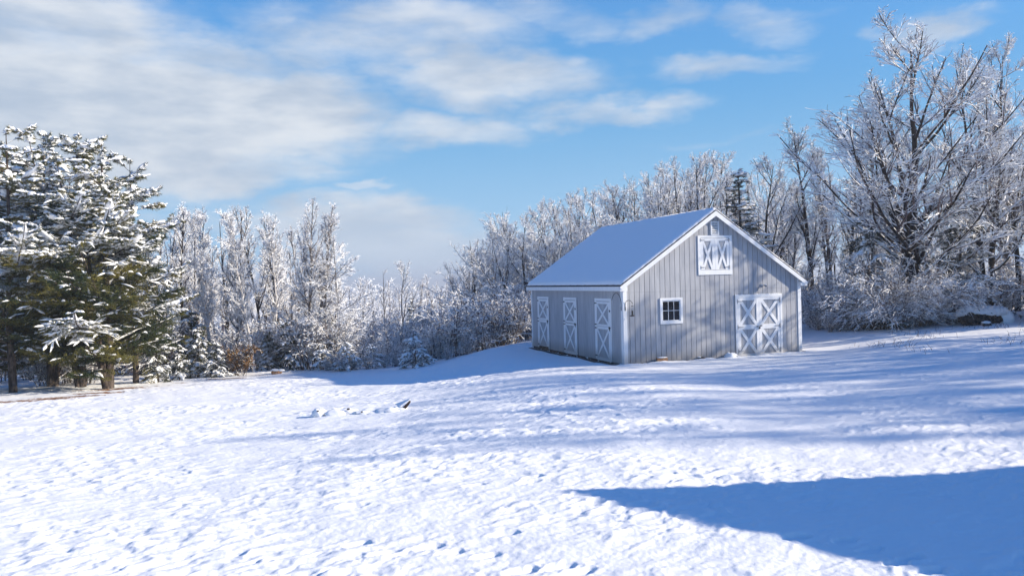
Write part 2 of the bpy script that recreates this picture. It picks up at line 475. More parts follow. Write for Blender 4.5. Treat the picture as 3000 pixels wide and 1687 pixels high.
# ------------------------------------------------------------------ the ground sheet
def build_ground():
    a = np.concatenate([np.linspace(-180, -42, 40)[:-1], np.linspace(-42, -35.0, 30)[:-1], np.linspace(-35.0, 35.0, 1080)[:-1],
                        np.linspace(35.0, 42, 30)[:-1], np.linspace(42, 180, 41)[:-1]])
    a = np.radians(a)
    r = np.concatenate([[0.02], np.linspace(.6, 5.5, 24)[:-1], 5.5 * (62 / 5.5) ** np.linspace(0, 1, 980)[:-1],
                        62 * (400 / 62) ** np.linspace(0, 1, 120)[:-1], 400 * (9000 / 400) ** np.linspace(0, 1, 60)])
    A, R_ = np.meshgrid(a, r)
    X = R_ * np.sin(A); Y = R_ * np.cos(A)
    x, y = X.ravel(), Y.ravel()
    z = base_height(x, y)
    near = np.sqrt(x * x + y * y) < 90
    zz = np.zeros_like(z); zz[near] = snow_relief(x[near], y[near]); z = z + zz
    # keep the ground below the barn floor, with a narrow scuffed trench along the eaves side
    u, v = barn_uv(x, y)
    inside = (u > .06) & (u < BW - .06) & (v > .06) & (v < BL - .06)
    z = np.where(inside, np.minimum(z, -.12), z)
    tr = np.exp(-((u + 0.17) / .17) ** 2) * sstep(v, -0.2, 0.8) * (1 - sstep(v, BL - .3, BL + .4))
    z = z - 0.13 * tr
    tf = np.exp(-((v + 0.06) / .09) ** 2) * (1 - sstep(u, 3.2, 4.1)) * sstep(u, -.3, .1)
    z = z - 0.10 * tf
    z = z + (.045 * perlin(u * 1.9, v * 0 + 3.3) + .03 * perlin(u * 5.1, v * 2 + 1.3) + .02) * np.exp(-((v + .32) / .24) ** 2) * sstep(u, -.4, .2) * (1 - sstep(u, BW - .3, BW + .3))
    def near(px, py, a, b):
        hx, hy = terrain_hit(px, py)
        return np.exp(-((x - hx) / a) ** 2 - ((y - hy) / b) ** 2)
    litter = 1.25 * near(345, 1139, 1.4, .8)
    for px, py, la, lb, k in [(430, 1130, 1.4, .3, .62), (290, 1150, 1.2, .35, .85), (230, 1160, 1.3, .3, .75), (160, 1168, 1.3, .3, .66), (80, 1176, 1.4, .3, .58), (235, 1143, .5, .25, .8),
                            (560, 1118, 1.5, .3, .55), (660, 1108, 1.3, .3, .72), (740, 1100, 1.0, .3, .72), (10, 1180, 1.0, .4, .55)]:
        litter = np.maximum(litter, (k + .14) * near(px, py, la * 1.1, lb * 1.7))
    soil = np.maximum(tr * .95, tf * .95)
    soil = np.maximum(soil, .8 * np.exp(-((u - BW - .1) / .12) ** 2 - ((v) / .35) ** 2))
    rr = np.sqrt(x * x + y * y)
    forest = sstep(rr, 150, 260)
    nr, na = len(r), len(a)
    i = np.arange((nr - 1) * na); row, c = i // na, i % na; c2 = (c + 1) % na
    f = np.stack([row * na + c, row * na + c2, (row + 1) * na + c2, (row + 1) * na + c], 1)[:, ::-1]
    o = mesh_np('snowy_ground', np.stack([x, y, z], 1), f, [MAT['ground']], smooth=False)
    o.data.polygons.foreach_set('use_smooth', np.ones(len(f), bool))
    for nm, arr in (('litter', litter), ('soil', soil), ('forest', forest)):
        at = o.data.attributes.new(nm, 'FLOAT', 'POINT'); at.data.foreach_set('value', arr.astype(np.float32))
    tag(o, kind='structure')


build_ground()

# ------------------------------------------------------------------ the barn
SL = (RIDGE - EAVE) / (BW / 2 + OHS)          # roof slope, top surface measured at the overhanging eave


def roof_z(u):
    return RIDGE - SL * abs(u - BW / 2)


def clip_strip(mb, u0, u1, za, zb, y0, y1, m, top=None):
    """vertical board between u0,u1 whose head follows the rake (top(u) limits it)."""
    t0, t1 = min(zb, top(u0)) if top else zb, min(zb, top(u1)) if top else zb
    if max(t0, t1) <= za + .01: return
    t0, t1 = max(t0, za + .005), max(t1, za + .005)
    mb.prism([(u0, y0, za), (u1, y0, za), (u1, y0, t1), (u0, y0, t0)], (0, y1 - y0, 0), m)


def siding_front(mb, holes, seams, y_out, top, width, pitch=.2032, gap=.017):
    """grooved boards on the plane y=0 (outside is -y)."""
    n = int(math.ceil(width / pitch))
    for i in range(n):
        u0, u1 = i * pitch + gap / 2, min((i + 1) * pitch - gap / 2, width)
        bounds = seams
        for (za, zb, pr) in bounds:
            segs = [(u0, u1, za, zb)]
            for (h0, h1, hz0, hz1) in holes:
                ns = []
                for (a, b, c, d) in segs:
                    if b <= h0 or a >= h1 or d <= hz0 or c >= hz1: ns.append((a, b, c, d)); continue
                    if a < h0: ns.append((a, h0, c, d))
                    if b > h1: ns.append((h1, b, c, d))
                    aa, bb = max(a, h0), min(b, h1)
                    if c < hz0: ns.append((aa, bb, c, hz0))
                    if d > hz1: ns.append((aa, bb, hz1, d))
                segs = ns
            for (a, b, c, d) in segs:
                if b - a > .004: clip_strip(mb, a, b, c, d, y_out - pr, 0.0, MAT['siding'], top)


def side_map(o):
    """turn something built on plane y=0 (x = along, -y = outward) into the left long wall."""
    pass


def strap_hinge(name, parent, u, z, dir_, y, mat_, ln=.20, plate=.10):
    mb = MB()
    mb.box((u - .012, y - .018, z - plate / 2), (u + .028 * -dir_, y, z + plate / 2), mat_)
    mb.prism([(u, y - .001, z - .022), (u + dir_ * ln, y - .001, z - .006), (u + dir_ * ln, y - .001, z + .006), (u, y - .001, z + .022)][::dir_], (0, -.012, 0), mat_)
    return mb.build(name, parent)


def brace_x(mb, u0, u1, z0, z1, w, y, th, m):
    """two crossing boards inside the rectangle; the second one 3 mm proud."""
    for k, (a, b) in enumerate((((u0, z0), (u1, z1)), ((u0, z1), (u1, z0)))):
        d = Vector((b[0] - a[0], 0, b[1] - a[1])); nrm = Vector((-d.z, 0, d.x)).normalized() * (w / 2)
        # clip the board ends to the rectangle with mitred corners
        du, dz = d.x, d.z
        ex = abs(w / 2 * d.length / dz); ez = abs(w / 2 * d.length / du)
        s = 1 if dz > 0 else -1
        P = [(a[0], a[1]), (a[0] + ex, a[1]), (b[0], b[1] - s * ez), (b[0], b[1]), (b[0] - ex, b[1]), (a[0], a[1] + s * ez)]
        if s < 0: P = P[::-1]
        mb.prism([(p[0], y, p[1]) for p in P], (0, -th - .003 * k, 0), m)


def door_leaf(name, parent, u0, u1, z0, z1, y, st, rt, rb, bw, pitch=.2032, halves=1, mid=None):
    """grooved panel with stiles, rails and X brace. y = plane the leaf sits on; st stile, rt/rb rails."""
    mb = MB()
    mb.box((u0, y, z0), (u1, y - .012, z1), MAT['groove_shade'])
    k = u0
    while k < u1 - .01:
        mb.box((k + .005, y - .0121, z0), (min(k + pitch - .005, u1), y - .020, z1), MAT['siding']); k += pitch
    f = y - .0201; th = .024
    wm = MAT['white']
    mb.box((u0, f, z0), (u0 + st, f - th, z1), wm); mb.box((u1 - st, f, z0), (u1, f - th, z1), wm)
    mb.box((u0 + st, f, z1 - rt), (u1 - st, f - th, z1), wm); mb.box((u0 + st, f, z0), (u1 - st, f - th, z0 + rb), wm)
    zz = [(z0 + rb, z1 - rt)]
    if mid:
        mb.box((u0 + st, f, mid[0]), (u1 - st, f - th, mid[1]), wm)
        zz = [(z0 + rb, mid[0]), (mid[1], z1 - rt)]
    for a, b in zz: brace_x(mb, u0 + st, u1 - st, a, b, bw, f, th - .004, wm)
    return mb.build(name, parent)


def build_barn():
    B = empty('barn', (BX, BY, 0), YAW)
    tag(B, 'grey board sided barn with white cross braced doors and a snow covered roof', 'barn')
    wt, sd, gv = MAT['white'], MAT['siding'], MAT['groove_shade']
    top = lambda u: roof_z(u) - .10
    # front wall -------------------------------------------------------------
    mb = MB()
    mb.prism([(0, 0, -.6), (BW, 0, -.6), (BW, 0, top(BW)), (BW / 2, 0, top(BW / 2)), (0, 0, top(0))], (0, .12, 0), gv)
    holes = [(1.47, 2.23, 1.40, 2.20), (4.56, 6.43, -.7, 2.20), (3.06, 4.31, 3.12, 4.41)]
    siding_front(mb, holes, [(-.015, 2.497, .0), (2.50, 5.4, .004)], -.022, top, BW)
    mb.build('front_wall', B)
    # back wall
    mb = MB()
    mb.prism([(0, BL - .12, -.6), (BW, BL - .12, -.6), (BW, BL - .12, top(BW)), (BW / 2, BL - .12, top(BW / 2)), (0, BL - .12, top(0))], (0, .12, 0), sd)
    mb.build('back_wall', B)
    # right long wall
    mb = MB(); mb.box((BW - .12, .121, -.6), (BW, BL - .121, EAVE - .02), gv)
    for i in range(int(BL / .2032)): mb.box((BW, i * .2032 + .13, -.6), (BW + .02, i * .2032 + .319, EAVE - .06), sd)
    mb.build('side_wall', B)
    # left long wall, built in its own frame (x runs from the back corner to the front)
    S = lambda nm: None
    mb = MB(); mb.box((0, .121, -.05), (.12, BL - .121, EAVE - .02), gv)
    dv = [(7.5377, 8.9914), (4.2981, 5.7325), (0.9801, 2.4515)]
    pitch = .2032
    n = int(BL / pitch) + 1
    for i in range(n):
        a, b = i * pitch + .006, min((i + 1) * pitch - .006, BL)
        blocked = [d for d in dv if a < d[1] - .07 and b > d[0] + .07]
        z0 = 2.20 if blocked else -.04
        mb.box((0, a, z0), (-.022, b, EAVE - .08), sd)
    # little leftovers beside the door openings
    mb.build('side_wall', B)
    mb = MB(); mb.box((.02, .1, -.62), (-.012, BL - .1, -.051), MAT['sill_wood'])
    for k in range(9):
        mb.box((-.02, k * 1.07 + .2, -.13 - .01 * (k % 2)), (-.05, k * 1.07 + 1.1, -.055), MAT['sill_wood'])
    mb.build('sill_beam', B)
    # corner boards ----------------------------------------------------------
    zt = top(0) - .02
    mb = MB()
    mb.box((-.045, -.046, -.5), (.10, -.0221, zt), wt); mb.box((-.045, -.022, -.5), (-.0221, .17, zt), wt); mb.build('corner_board', B)
    mb = MB()
    mb.box((BW - .10, -.046, -.5), (BW + .045, -.0221, zt), wt); mb.box((BW + .0201, -.022, -.5), (BW + .045, .12, zt), wt); mb.build('corner_board', B)
    mb = MB()
    mb.box((-.045, BL - .12, -.5), (-.0221, BL + .02, zt), wt); mb.box((-.0221, BL + .0005, -.5), (.12, BL + .03, zt), wt); mb.build('corner_board', B)
    # roof -------------------------------------------------------------------
    mb = MB()
    y0, y1 = -OHF, BL + OHF
    for s in (-1, 1):
        ue = -OHS if s < 0 else BW + OHS
        mb.prism([(BW / 2, y0, RIDGE - .09), (ue, y0, EAVE - .09), (ue, y0, EAVE - .045), (BW / 2, y0, RIDGE - .045)][::-s], (0, y1 - y0, 0), MAT['shingle'])
    mb.build('roof', B)
    # snow on the roof: a lumpy slab with rounded, slightly ragged edges
    nu, nv = 56, 90
    for s in (-1, 1):
        U_ = np.linspace(0, 1, nu); V_ = np.linspace(0, 1, nv)
        uu, vv = np.meshgrid(U_, V_)
        half = BW / 2 + OHS - .03
        rag = .012 * perlin(vv * 40, uu * 0 + s * 3); rag2 = .018 * perlin(uu * 30 + 7, vv * 0 + s)
        ux = BW / 2 + s * (uu * (half + rag))
        vy = y0 + .02 + vv * (y1 - y0 - .04); vy = vy + rag2 * (np.where(vv < .02, 1, 0) - np.where(vv > .98, 1, 0))
        edge = np.minimum(np.minimum(vv * (y1 - y0), (1 - vv) * (y1 - y0)), (1 - uu) * half * 1.2)
        th = .012 + .075 * np.clip(edge / .12, 0, 1) ** .5 + .012 * fbm(ux * .9, vy * .9 + s * 9, 4) * np.clip(edge / .3, 0, 1)
        zt_ = RIDGE - .044 - SL * np.abs(ux - BW / 2)
        P = np.stack([ux, vy, zt_ + th], -1).reshape(-1, 3); Q = np.stack([ux, vy, zt_ + .001], -1).reshape(-1, 3)
        i = np.arange((nv - 1) * (nu - 1)); r_, c_ = i // (nu - 1), i % (nu - 1)
        f = np.stack([r_ * nu + c_, r_ * nu + c_ + 1, (r_ + 1) * nu + c_ + 1, (r_ + 1) * nu + c_], 1)
        if s < 0: f = f[:, ::-1]
        N = nu * nv
        ring = [k for k in range(nu)] + [r * nu + nu - 1 for r in range(1, nv)] + [(nv - 1) * nu + k for k in range(nu - 2, -1, -1)] + [r * nu for r in range(nv - 2, 0, -1)]
        ring = np.array(ring); nx = np.roll(ring, -1)
        side = np.stack([ring, ring + N, nx + N, nx], 1)
        if s > 0: side = side
        else: side = side[:, ::-1]
        o = mesh_np('roof_snow', np.concatenate([P, Q]), [f, side], [MAT['snow']], B)
        o.data.polygons.foreach_set('use_smooth', np.concatenate([np.ones(len(f), bool), np.zeros(len(side), bool)]))
    # rake boards and fascia ----------------------------------------------------
    for yy, d in ((y0, 1), (y1, -1)):
        for s in (-1, 1):
            ue = -OHS if s < 0 else BW + OHS
            a, b = RIDGE - .0905, EAVE - .0905
            mb = MB()
            mb.prism([(BW / 2, yy, a), (ue, yy, b), (ue, yy, b - .07), (ue - s * .10, yy, b - .16 + SL * .10), (BW / 2, yy, a - .185)][::-s], (0, .026 * d, 0), wt)
            # soffit behind the board
            mb.prism([(BW / 2, yy + .027 * d, a - .05), (ue, yy + .027 * d, b - .05), (ue, yy + .027 * d, b - .075), (BW / 2, yy + .027 * d, a - .075)][::-s], (0, (OHF - .03) * d, 0), wt)
            mb.build('rake_board', B)
    for s in (-1, 1):
        ue = -OHS if s < 0 else BW + OHS
        mb = MB(); mb.box((ue, y0 + .03, EAVE - .091), (ue - s * .025, y1 - .03, EAVE - .245), wt)
        mb.box((ue - s * .026, y0 + .03, EAVE - .225), (ue - s * (OHS - .005), y1 - .03, EAVE - .245), wt)
        mb.build('fascia', B)
        # boxed return at the gable foot
        mb = MB(); mb.box((ue - s * .003, y0 + .0265, EAVE - .247), (ue - s * (OHS + .06), -.0465, EAVE - .105), wt); mb.build('eave_return', B)
    # louvred vent ------------------------------------------------------------
    v0, v1, w0, w1 = 3.52, 3.86, 4.49, 5.00
    mb = MB(); y = -.0265
    for (a, b) in (((v0, w0), (v0 + .045, w1)), ((v1 - .045, w0), (v1, w1)), ((v0 + .045, w0), (v1 - .045, w0 + .04)), ((v0 + .045, w1 - .04), (v1 - .045, w1))):
        mb.box((a[0], y, a[1]), (b[0], y - .045, b[1]), wt)
    mb.box((v0 + .04, y, w0 + .03), (v1 - .04, y - .004, w1 - .03), gv)
    fr = mb.build('gable_vent', B)
    ns = 7
    mb = MB()
    for i in range(ns):
        z = w0 + .05 + i * (w1 - w0 - .09) / ns
        mb.prism([(v0 + .045, y - .005, z + .035), (v0 + .045, y - .038, z), (v0 + .045, y - .042, z + .007), (v0 + .045, y - .005, z + .045)][::-1], (v1 - v0 - .09, 0, 0), wt)
    mb.build('louvre', fr)
    # hay loft doors -----------------------------------------------------------
    u0, u1, z0, z1 = 2.98, 4.39, 3.05, 4.48
    mb = MB(); y = -.0265
    mb.box((u0, y, z0), (u0 + .10, y - .03, z1), wt); mb.box((u1 - .10, y, z0), (u1, y - .03, z1), wt)
    mb.box((u0 + .10, y, z1 - .09), (u1 - .10, y - .03, z1), wt); mb.box((u0 + .10, y, z0), (u1 - .10, y - .03, z0 + .17), wt)
    cs = mb.build('loft_door', B)
    um = (u0 + u1) / 2
    for k, (a, b) in enumerate(((u0 + .105, um - .003), (um + .003, u1 - .105))):
        door_leaf('door_leaf', cs, a, b, z0 + .18, z1 - .10, -.004, .11, .10, .02, .085)
        e = a + .02 if k == 0 else b - .02; dr = 1 if k == 0 else -1
        for z in (z0 + .27, z1 - .17): strap_hinge('hinge', cs, e, z, dr, -.049, MAT['steel'], .16, .12)
    # window ---------------------------------------------------------------------
    u0, u1, z0, z1 = 1.40, 2.30, 1.33, 2.26
    mb = MB(); y = -.0265
    mb.box((u0, y, z0), (u0 + .085, y - .035, z1), wt); mb.box((u1 - .085, y, z0), (u1, y - .035, z1), wt)
    mb.box((u0 + .085, y, z1 - .085), (u1 - .085, y - .035, z1), wt); mb.box((u0 + .085, y, z0), (u1 - .085, y - .04, z0 + .10), wt)
    wf = mb.build('window', B)
    a, b, c, d = u0 + .086, u1 - .086, z0 + .101, z1 - .086
    mb = MB()
    for (p, q) in (((a, c), (a + .03, d)), ((b - .03, c), (b, d)), ((a + .03, c), (b - .03, c + .03)), ((a + .03, d - .045), (b - .03, d))):
        mb.box((p[0], -.001, p[1]), (q[0], -.026, q[1]), wt)
    for i in (1, 2):
        x = a + .03 + (b - a - .06) * i / 3; mb.box((x - .008, -.008, c + .03), (x + .008, -.022, d - .045), wt)
    zm = (c + d) / 2; mb.box((a + .03, -.008, zm - .009), (b - .03, -.0235, zm + .009), wt)
    mb.build('sash', wf)
    mb = MB(); mb.box((a + .02, -.002, c + .02), (b - .02, -.007, d - .03), MAT['glass']); mb.build('pane', wf)
    # big double door --------------------------------------------------------------
    u0, u1, z0, z1 = 4.49, 6.50, -.02, 2.28
    mb = MB(); y = -.0265
    mb.box((u0, y, -.4), (u0 + .085, y - .03, z1), wt); mb.box((u1 - .085, y, -.4), (u1, y - .03, z1), wt)
    mb.box((u0 + .085, y, z1 - .10), (u1 - .085, y - .03, z1), wt)
    cs = mb.build('double_door', B)
    um = 5.495
    for k, (a, b) in enumerate(((u0 + .09, um - .003), (um + .003, u1 - .09))):
        door_leaf('door_leaf', cs, a, b, -.02, z1 - .105, -.004, .11 if k == 0 else .105, .10, .12, .11, mid=(1.0, 1.17))
        e = a + .015 if k == 0 else b - .015; dr = 1 if k == 0 else -1
        for z in (.20, 1.09, 2.04): strap_hinge('hinge', cs, e, z, dr, -.049, MAT['steel'], .22, .17)
    mb = MB()
    mb.box((um - .13, -.0495, 1.075), (um - .05, -.062, 1.105), MAT['iron']); mb.box((um + .03, -.0495, 1.10), (um + .12, -.062, 1.13), MAT['iron'])
    mb.box((um - .028, -.052, 1.00), (um + .022, -.088, 1.06), MAT['iron'])
    mb.tube([(um - .02, -.07, 1.055), (um - .02, -.07, 1.10), (um + .015, -.07, 1.10), (um + .015, -.07, 1.055)], .007, MAT['iron'], 6)
    mb.build('padlock', cs)
    mb = MB()
    rnd = random.Random(4)
    o = mb.box((u0 + .01, -.057, z1 + .0005), (u1 - .01, -.03, z1 + .006), MAT['snow'])
    for k in range(26):
        x = u0 + .03 + k * .075 + rnd.uniform(-.02, .02)
        if rnd.random() < .6: mb.blob((x, -.045, z1 + .008), (.05, .02, rnd.uniform(.008, .02)), MAT['snow'], k, .3, 8, 5)
    mb.build('snow_cap', cs, True)
    # three stall doors on the long side -------------------------------------------
    for di, (va, vb) in enumerate(dv):
        # local frame: x along -v, outward = -x of the barn
        D = bpy.data.objects.new('stall_door', None)
        hub = Matrix(((0, 1, 0, -.0), (-1, 0, 0, vb), (0, 0, 1, 0), (0, 0, 0, 1)))   # (x,y,z)->( y, vb - x, z)
        w = vb - va
        def B2(mb, name, par): return mb.build(name, par)
        mb = MB(); y = -.0265
        mb.box((0, y, -.03), (.10, y - .028, 2.275), wt); mb.box((w - .10, y, -.03), (w, y - .028, 2.275), wt)
        mb.box((.10, y, 2.17), (w - .10, y - .028, 2.275), wt); mb.box((.10, y, -.05), (w - .10, y - .020, .05), wt if di != 0 else MAT['sill_wood'])
        cs = mb.build('stall_door', B); cs.matrix_local = hub
        u_l, u_r = .105, w - .105
        door_leaf('upper_leaf', cs, u_l - .06, u_r, 1.235, 2.155, -.012, .13, .085, .075, .085)
        door_leaf('lower_leaf', cs, u_l - .06, u_r, .06, 1.225, -.012, .13, .10, .02, .085)
        for z in (2.09, 1.29, 1.16, .12): strap_hinge('hinge', cs, u_l - .045, z, 1, -.058, MAT['iron'], .17, .05)
        mb = MB()
        zb = 1.20
        mb.box((u_r - .10, -.0575, zb - .02), (u_r + .05, -.075, zb + .02), MAT['iron'])
        mb.tube([(u_r - .02, -.085, zb - .06), (u_r - .02, -.085, zb + .055)], .014, MAT['iron'], 6)
        mb.box((u_r - .035, -.059, zb - .12), (u_r - .012, -.07, zb - .02), MAT['iron'])
        if di == 1: mb.tube([(u_l, -.066, zb + .03), (u_r - .05, -.066, zb + .005)], .008, MAT['iron'], 5)
        mb.build('latch', cs)
        mb = MB()
        mb.box((u_r - .03, -.0575, 1.80), (u_r + .05, -.07, 1.835), MAT['iron']); mb.tube([(u_r, -.076, 1.77), (u_r, -.076, 1.87)], .010, MAT['iron'], 6)
        mb.build('hook', cs)
    # flood light over the double door ------------------------------------------------
    mb = MB()
    mb.box((5.60, -.0265, 2.56), (5.70, -.06, 2.66), MAT['steel'])
    for s in (-1, 1):
        mb.tube([(5.65, -.06, 2.61), (5.65 + s * .05, -.12, 2.60)], .014, MAT['steel'], 6)
        mb.tube([(5.65 + s * .05, -.11, 2.61), (5.65 + s * .11, -.19, 2.57)], [.022, .045], MAT['steel'], 10)
        mb.blob((5.65 + s * .085, -.14, 2.635), (.045, .05, .018), MAT['snow'], s + 3, .2, 10, 6)
    mb.build('flood_light', B)
    # wrought iron plant hooks ----------------------------------------------------------
    def crook(base, dirv, r, name='plant_hook'):
        b_ = Vector(base); d_ = Vector(dirv)
        pts = [b_ + Vector((0, 0, -.14)) + d_ * .01, b_ + Vector((0, 0, 0)) + d_ * .0]
        for k in range(1, 13):
            a = pi * k / 14; pts.append(b_ + d_ * (r * (1 - cos(a))) + Vector((0, 0, .06 + r * .95 * sin(a))))
        pts.append(pts[-1] + Vector((0, 0, -.03)) + d_ * .03)
        m_ = MB(); m_.tube(pts, .009, MAT['iron'], 6); m_.box(b_ + Vector((-.015, -.004, -.16)), b_ + Vector((.015, .006, -.02)), MAT['iron']); return m_.build(name, B)
    crook((-.052, .10, 2.02), (-.05, .85, 0), .42)
    crook((.03, -.056, 2.02), (.62, -.60, 0), .15)
    crook((BW + .052, -.02, 2.08), (.85, -.45, 0), .16)
    return B


BARN = build_barn()


def build_small_things():
    # bird feeder hanging from the corner hook (world placement from the barn frame)
    x, y = barn_pt(.212, -.232)
    E = empty('bird_feeder', (x, y, 1.66), YAW)
    tag(E, 'black tube bird feeder hanging from the hook at the front corner of the barn', 'bird feeder')
    ir = MAT['iron']
    mb = MB(); mb.tube([(0, 0, .37), (0, 0, .50)], .005, ir, 5); mb.build('hanger', E)
    mb = MB(); mb.tube([(0, 0, .355), (0, 0, .372)], [.07, .03], ir, 14); mb.build('cap', E)
    mb = MB()
    for k in range(3): mb.tube([(.032 * cos(k * 2.09), .032 * sin(k * 2.09), .05), (.032 * cos(k * 2.09), .032 * sin(k * 2.09), .355)], .003, ir, 4)
    mb.tube([(0, 0, .05), (0, 0, .20)], .028, ir, 10)
    mb.build('tube', E)
    mb = MB(); mb.tube([(0, 0, .0), (0, 0, .018), (0, 0, .03), (0, 0, .06)], [.05, .10, .095, .03], ir, 16); mb.build('tray', E)
    # things at the foot of the front wall
    x, y = barn_pt(1.36, -.16)
    mb = MB()
    mb.tube([(-.19, .02, .075), (.18, -.06, .08)], [.10, .09], MAT['log'], 12)
    lg = mb.build('firewood_log', empty('firewood_log', (x, y, -.01), YAW)); 
    E = lg.parent; tag(E, 'short reddish cut log capped with snow against the barn wall under the window', 'log'); lg.name = 'wood'
    mb = MB(); mb.blob((0, -.02, .168), (.20, .09, .026), MAT['snow'], 3, .25, 14, 8); mb.build('snow_cap', E, True)
    x, y = barn_pt(3.0, -.12)
    E = empty('foundation_stone', (x, y, .02), YAW); tag(E, 'small dark stone half buried in snow at the wall left of the double door', 'stone')
    mb = MB(); mb.blob((0, 0, .0), (.16, .10, .07), MAT['rock'], 8, .3, 12, 8); mb.build('rock', E)
    mb = MB(); mb.blob((-.07, .03, .055), (.10, .08, .025), MAT['snow'], 5, .3, 12, 7); mb.build('snow_cap', E, True)
    x, y = barn_pt(4.16, -.22)
    E = empty('buried_stone', (x, y, .02), YAW); tag(E, 'pointed mound of snow over a stone beside the double door', 'stone')
    mb = MB(); mb.blob((.17, -.05, .02), (.09, .08, .05), MAT['rock'], 2, .3, 12, 8); mb.build('rock', E)
    mb = MB(); mb.blob((-.02, 0, .02), (.26, .20, .15), MAT['snow'], 12, .35, 18, 12, 1.8); mb.build('snow_cap', E, True)
    # snow-buried fire ring with a board sticking out ------------------------------------
    fx, fy = ground_hit(1090, 1192, -.35)
    z0 = tz(fx, fy)
    E = empty('fire_ring', (fx, fy, z0), 0); tag(E, 'low ring of stones buried in snow with a dark board poking out', 'fire ring')
    rnd = random.Random(11)
    sn = MB()
    ring = [(-1.42, -.20, .17, .18), (-.95, -.15, .26, .12), (-.62, .12, .30, .10), (-.25, -.25, .22, .08), (.05, .25, .35, .10), (.5, -.28, .34, .15), (.75, -.10, .26, .17),
            (1.0, .0, .34, .12), (1.35, .10, .36, .08), (-.35, .42, .5, .10), (.45, .45, .5, .09), (-1.1, .25, .3, .10), (.2, -.05, .5, .05)]
    for k, (x, y, r, h) in enumerate(ring): sn.blob((x, y, -.01), (r * 1.2, r * 1.05, h * .85), MAT['snow'], k + 20, .28, 20, 12, 1.5)
    sn.build('snow_cover', E, True)
    for k, (x, y, r, h) in enumerate([(-1.40, -.36, .035, .10), (-.62, -.14, .045, .10), (-.2, -.44, .03, .06)]):
        st = MB(); st.blob((x, y, h), (r, r * .7, r * .6), MAT['rock'], k, .3, 10, 7); st.build('stone', E)
    bd = MB()
    bd.prism([(.86, -.20, .12), (.95, -.24, .09), (1.06, -.16, .24), (1.05, -.15, .29)], (.015, .06, 0), MAT['board'])
    bd.build('board', E)
    sb = MB(); sb.prism([(.80, -.18, .13), (1.055, -.14, .30), (1.055, -.02, .31), (.62, .10, .15)], (0, .0, .025), MAT['snow']); sb.build('board_snow', E, False)
    # boulder heap at the wood's edge ---------------------------------------------------
    bx, by = 19.9, 34.6
    E = empty('boulder', (bx, by, tz(bx, by)), .1); tag(E, 'dark rock heap capped with thick snow at the edge of the wood', 'boulder'); E.scale = (.84, .84, .88)
    mb = MB()
    for k, (x, y, z, r) in enumerate([(-.75, -.1, .28, .42), (-.2, -.05, .36, .52), (.35, .1, .34, .55), (.85, .15, .30, .42), (-.45, -.45, .05, .30)]):
        mb.blob((x, y, z), (r * 1.1, r, r * .75), MAT['rock'], k * 2 + 1, .45, 20, 14, 1.8)
    mb.build('rock', E)
    mb = MB()
    for k, (x, y, z, a, b, c) in enumerate([(.12, .30, .58, 1.30, .70, .34), (-.65, .22, .48, .60, .55, .22), (.75, .12, .60, .60, .62, .26), (1.15, .0, .22, .42, .55, .46), (-.35, -.60, .09, .22, .16, .10)]):
        mb.blob((x, y, z), (a, b, c), MAT['snow'], k + 31, .25, 20, 12, 1.6)
    mb.build('snow_cap', E, True)
    bx, by = 19.3, 33.3
    E = empty('stone', (bx, by, tz(bx, by)), .1); tag(E, 'small stone with a round snow cap in front of the big rock heap', 'stone')
    mb = MB(); mb.blob((0, 0, .06), (.16, .14, .13), MAT['rock'], 4, .35, 14, 9); mb.build('rock', E)
    mb = MB(); mb.blob((0, .02, .16), (.17, .15, .07), MAT['snow'], 14, .2, 14, 9); mb.build('snow_cap', E, True)


build_small_things()
#TREES
# ------------------------------------------------------------------ plants: shared branch machinery
def norm(v):
    return v / np.maximum(np.linalg.norm(v, axis=-1, keepdims=True), 1e-9)


def kids(rng, P, R, per, t0, t1, ang, asd, Lf, npts, up=0.05, wig=0.10, rs=.6, rmin=.004, tpow=1.0, flat=0.0, spiral=False, side=None, rk=.022):
    """children of the polylines P (N,n,3) with radii R (N,n). Lf(t, parent_len, rng) -> length."""
    N, n, _ = P.shape
    idx = np.repeat(np.arange(N), per); Mx = len(idx)
    t = t0 + (t1 - t0) * rng.random(Mx) ** tpow
    f = t * (n - 1); i = np.minimum(f.astype(int), n - 2); fr = (f - i)[:, None]
    a, b = P[idx, i], P[idx, i + 1]
    pos = a + (b - a) * fr
    T = norm(b - a)
    if spiral:
        k = np.arange(Mx) * 2.39996 + rng.random() * 6 + rng.normal(0, .35, Mx)
        rv = np.stack([np.cos(k), np.sin(k), np.zeros(Mx)], 1)
    else:
        rv = rng.normal(size=(Mx, 3))
    rv[:, 2] *= (1 - flat)
    pr = norm(rv - T * (rv * T).sum(1, keepdims=True))
    if side is not None:                      # twigs lie in the flat spray of a bough
        sd = norm(np.cross(T, np.array([0, 0, 1.0])))
        pr = norm(sd * np.where(rng.random(Mx) < .5, 1, -1)[:, None] + rng.normal(0, side, (Mx, 3)))
    an = (ang + rng.normal(0, asd, Mx))[:, None]
    d = T * np.cos(an) + pr * np.sin(an)
    pl = np.linalg.norm(np.diff(P, axis=1), axis=2).sum(1)[idx]
    L = Lf(t, pl, rng)
    r0 = (R[idx, i] * (1 - fr[:, 0]) + R[idx, i + 1] * fr[:, 0]) * rs
    r0 = np.maximum(np.minimum(r0, rk * L + rmin), rmin)
    kids.idx = idx
    out = np.zeros((Mx, npts, 3)); out[:, 0] = pos
    st = (L / (npts - 1))[:, None]
    upv = up if callable(up) else (lambda q: up)
    for q in range(1, npts):
        d = norm(d + np.array([0, 0, 1.0]) * upv(q / npts) + rng.normal(0, wig, (Mx, 3)))
        out[:, q] = out[:, q - 1] + d * st
    tt = np.linspace(0, 1, npts)[None]
    rad = r0[:, None] * (1 - tt) + np.minimum(rmin, r0)[:, None] * tt
    return out, rad


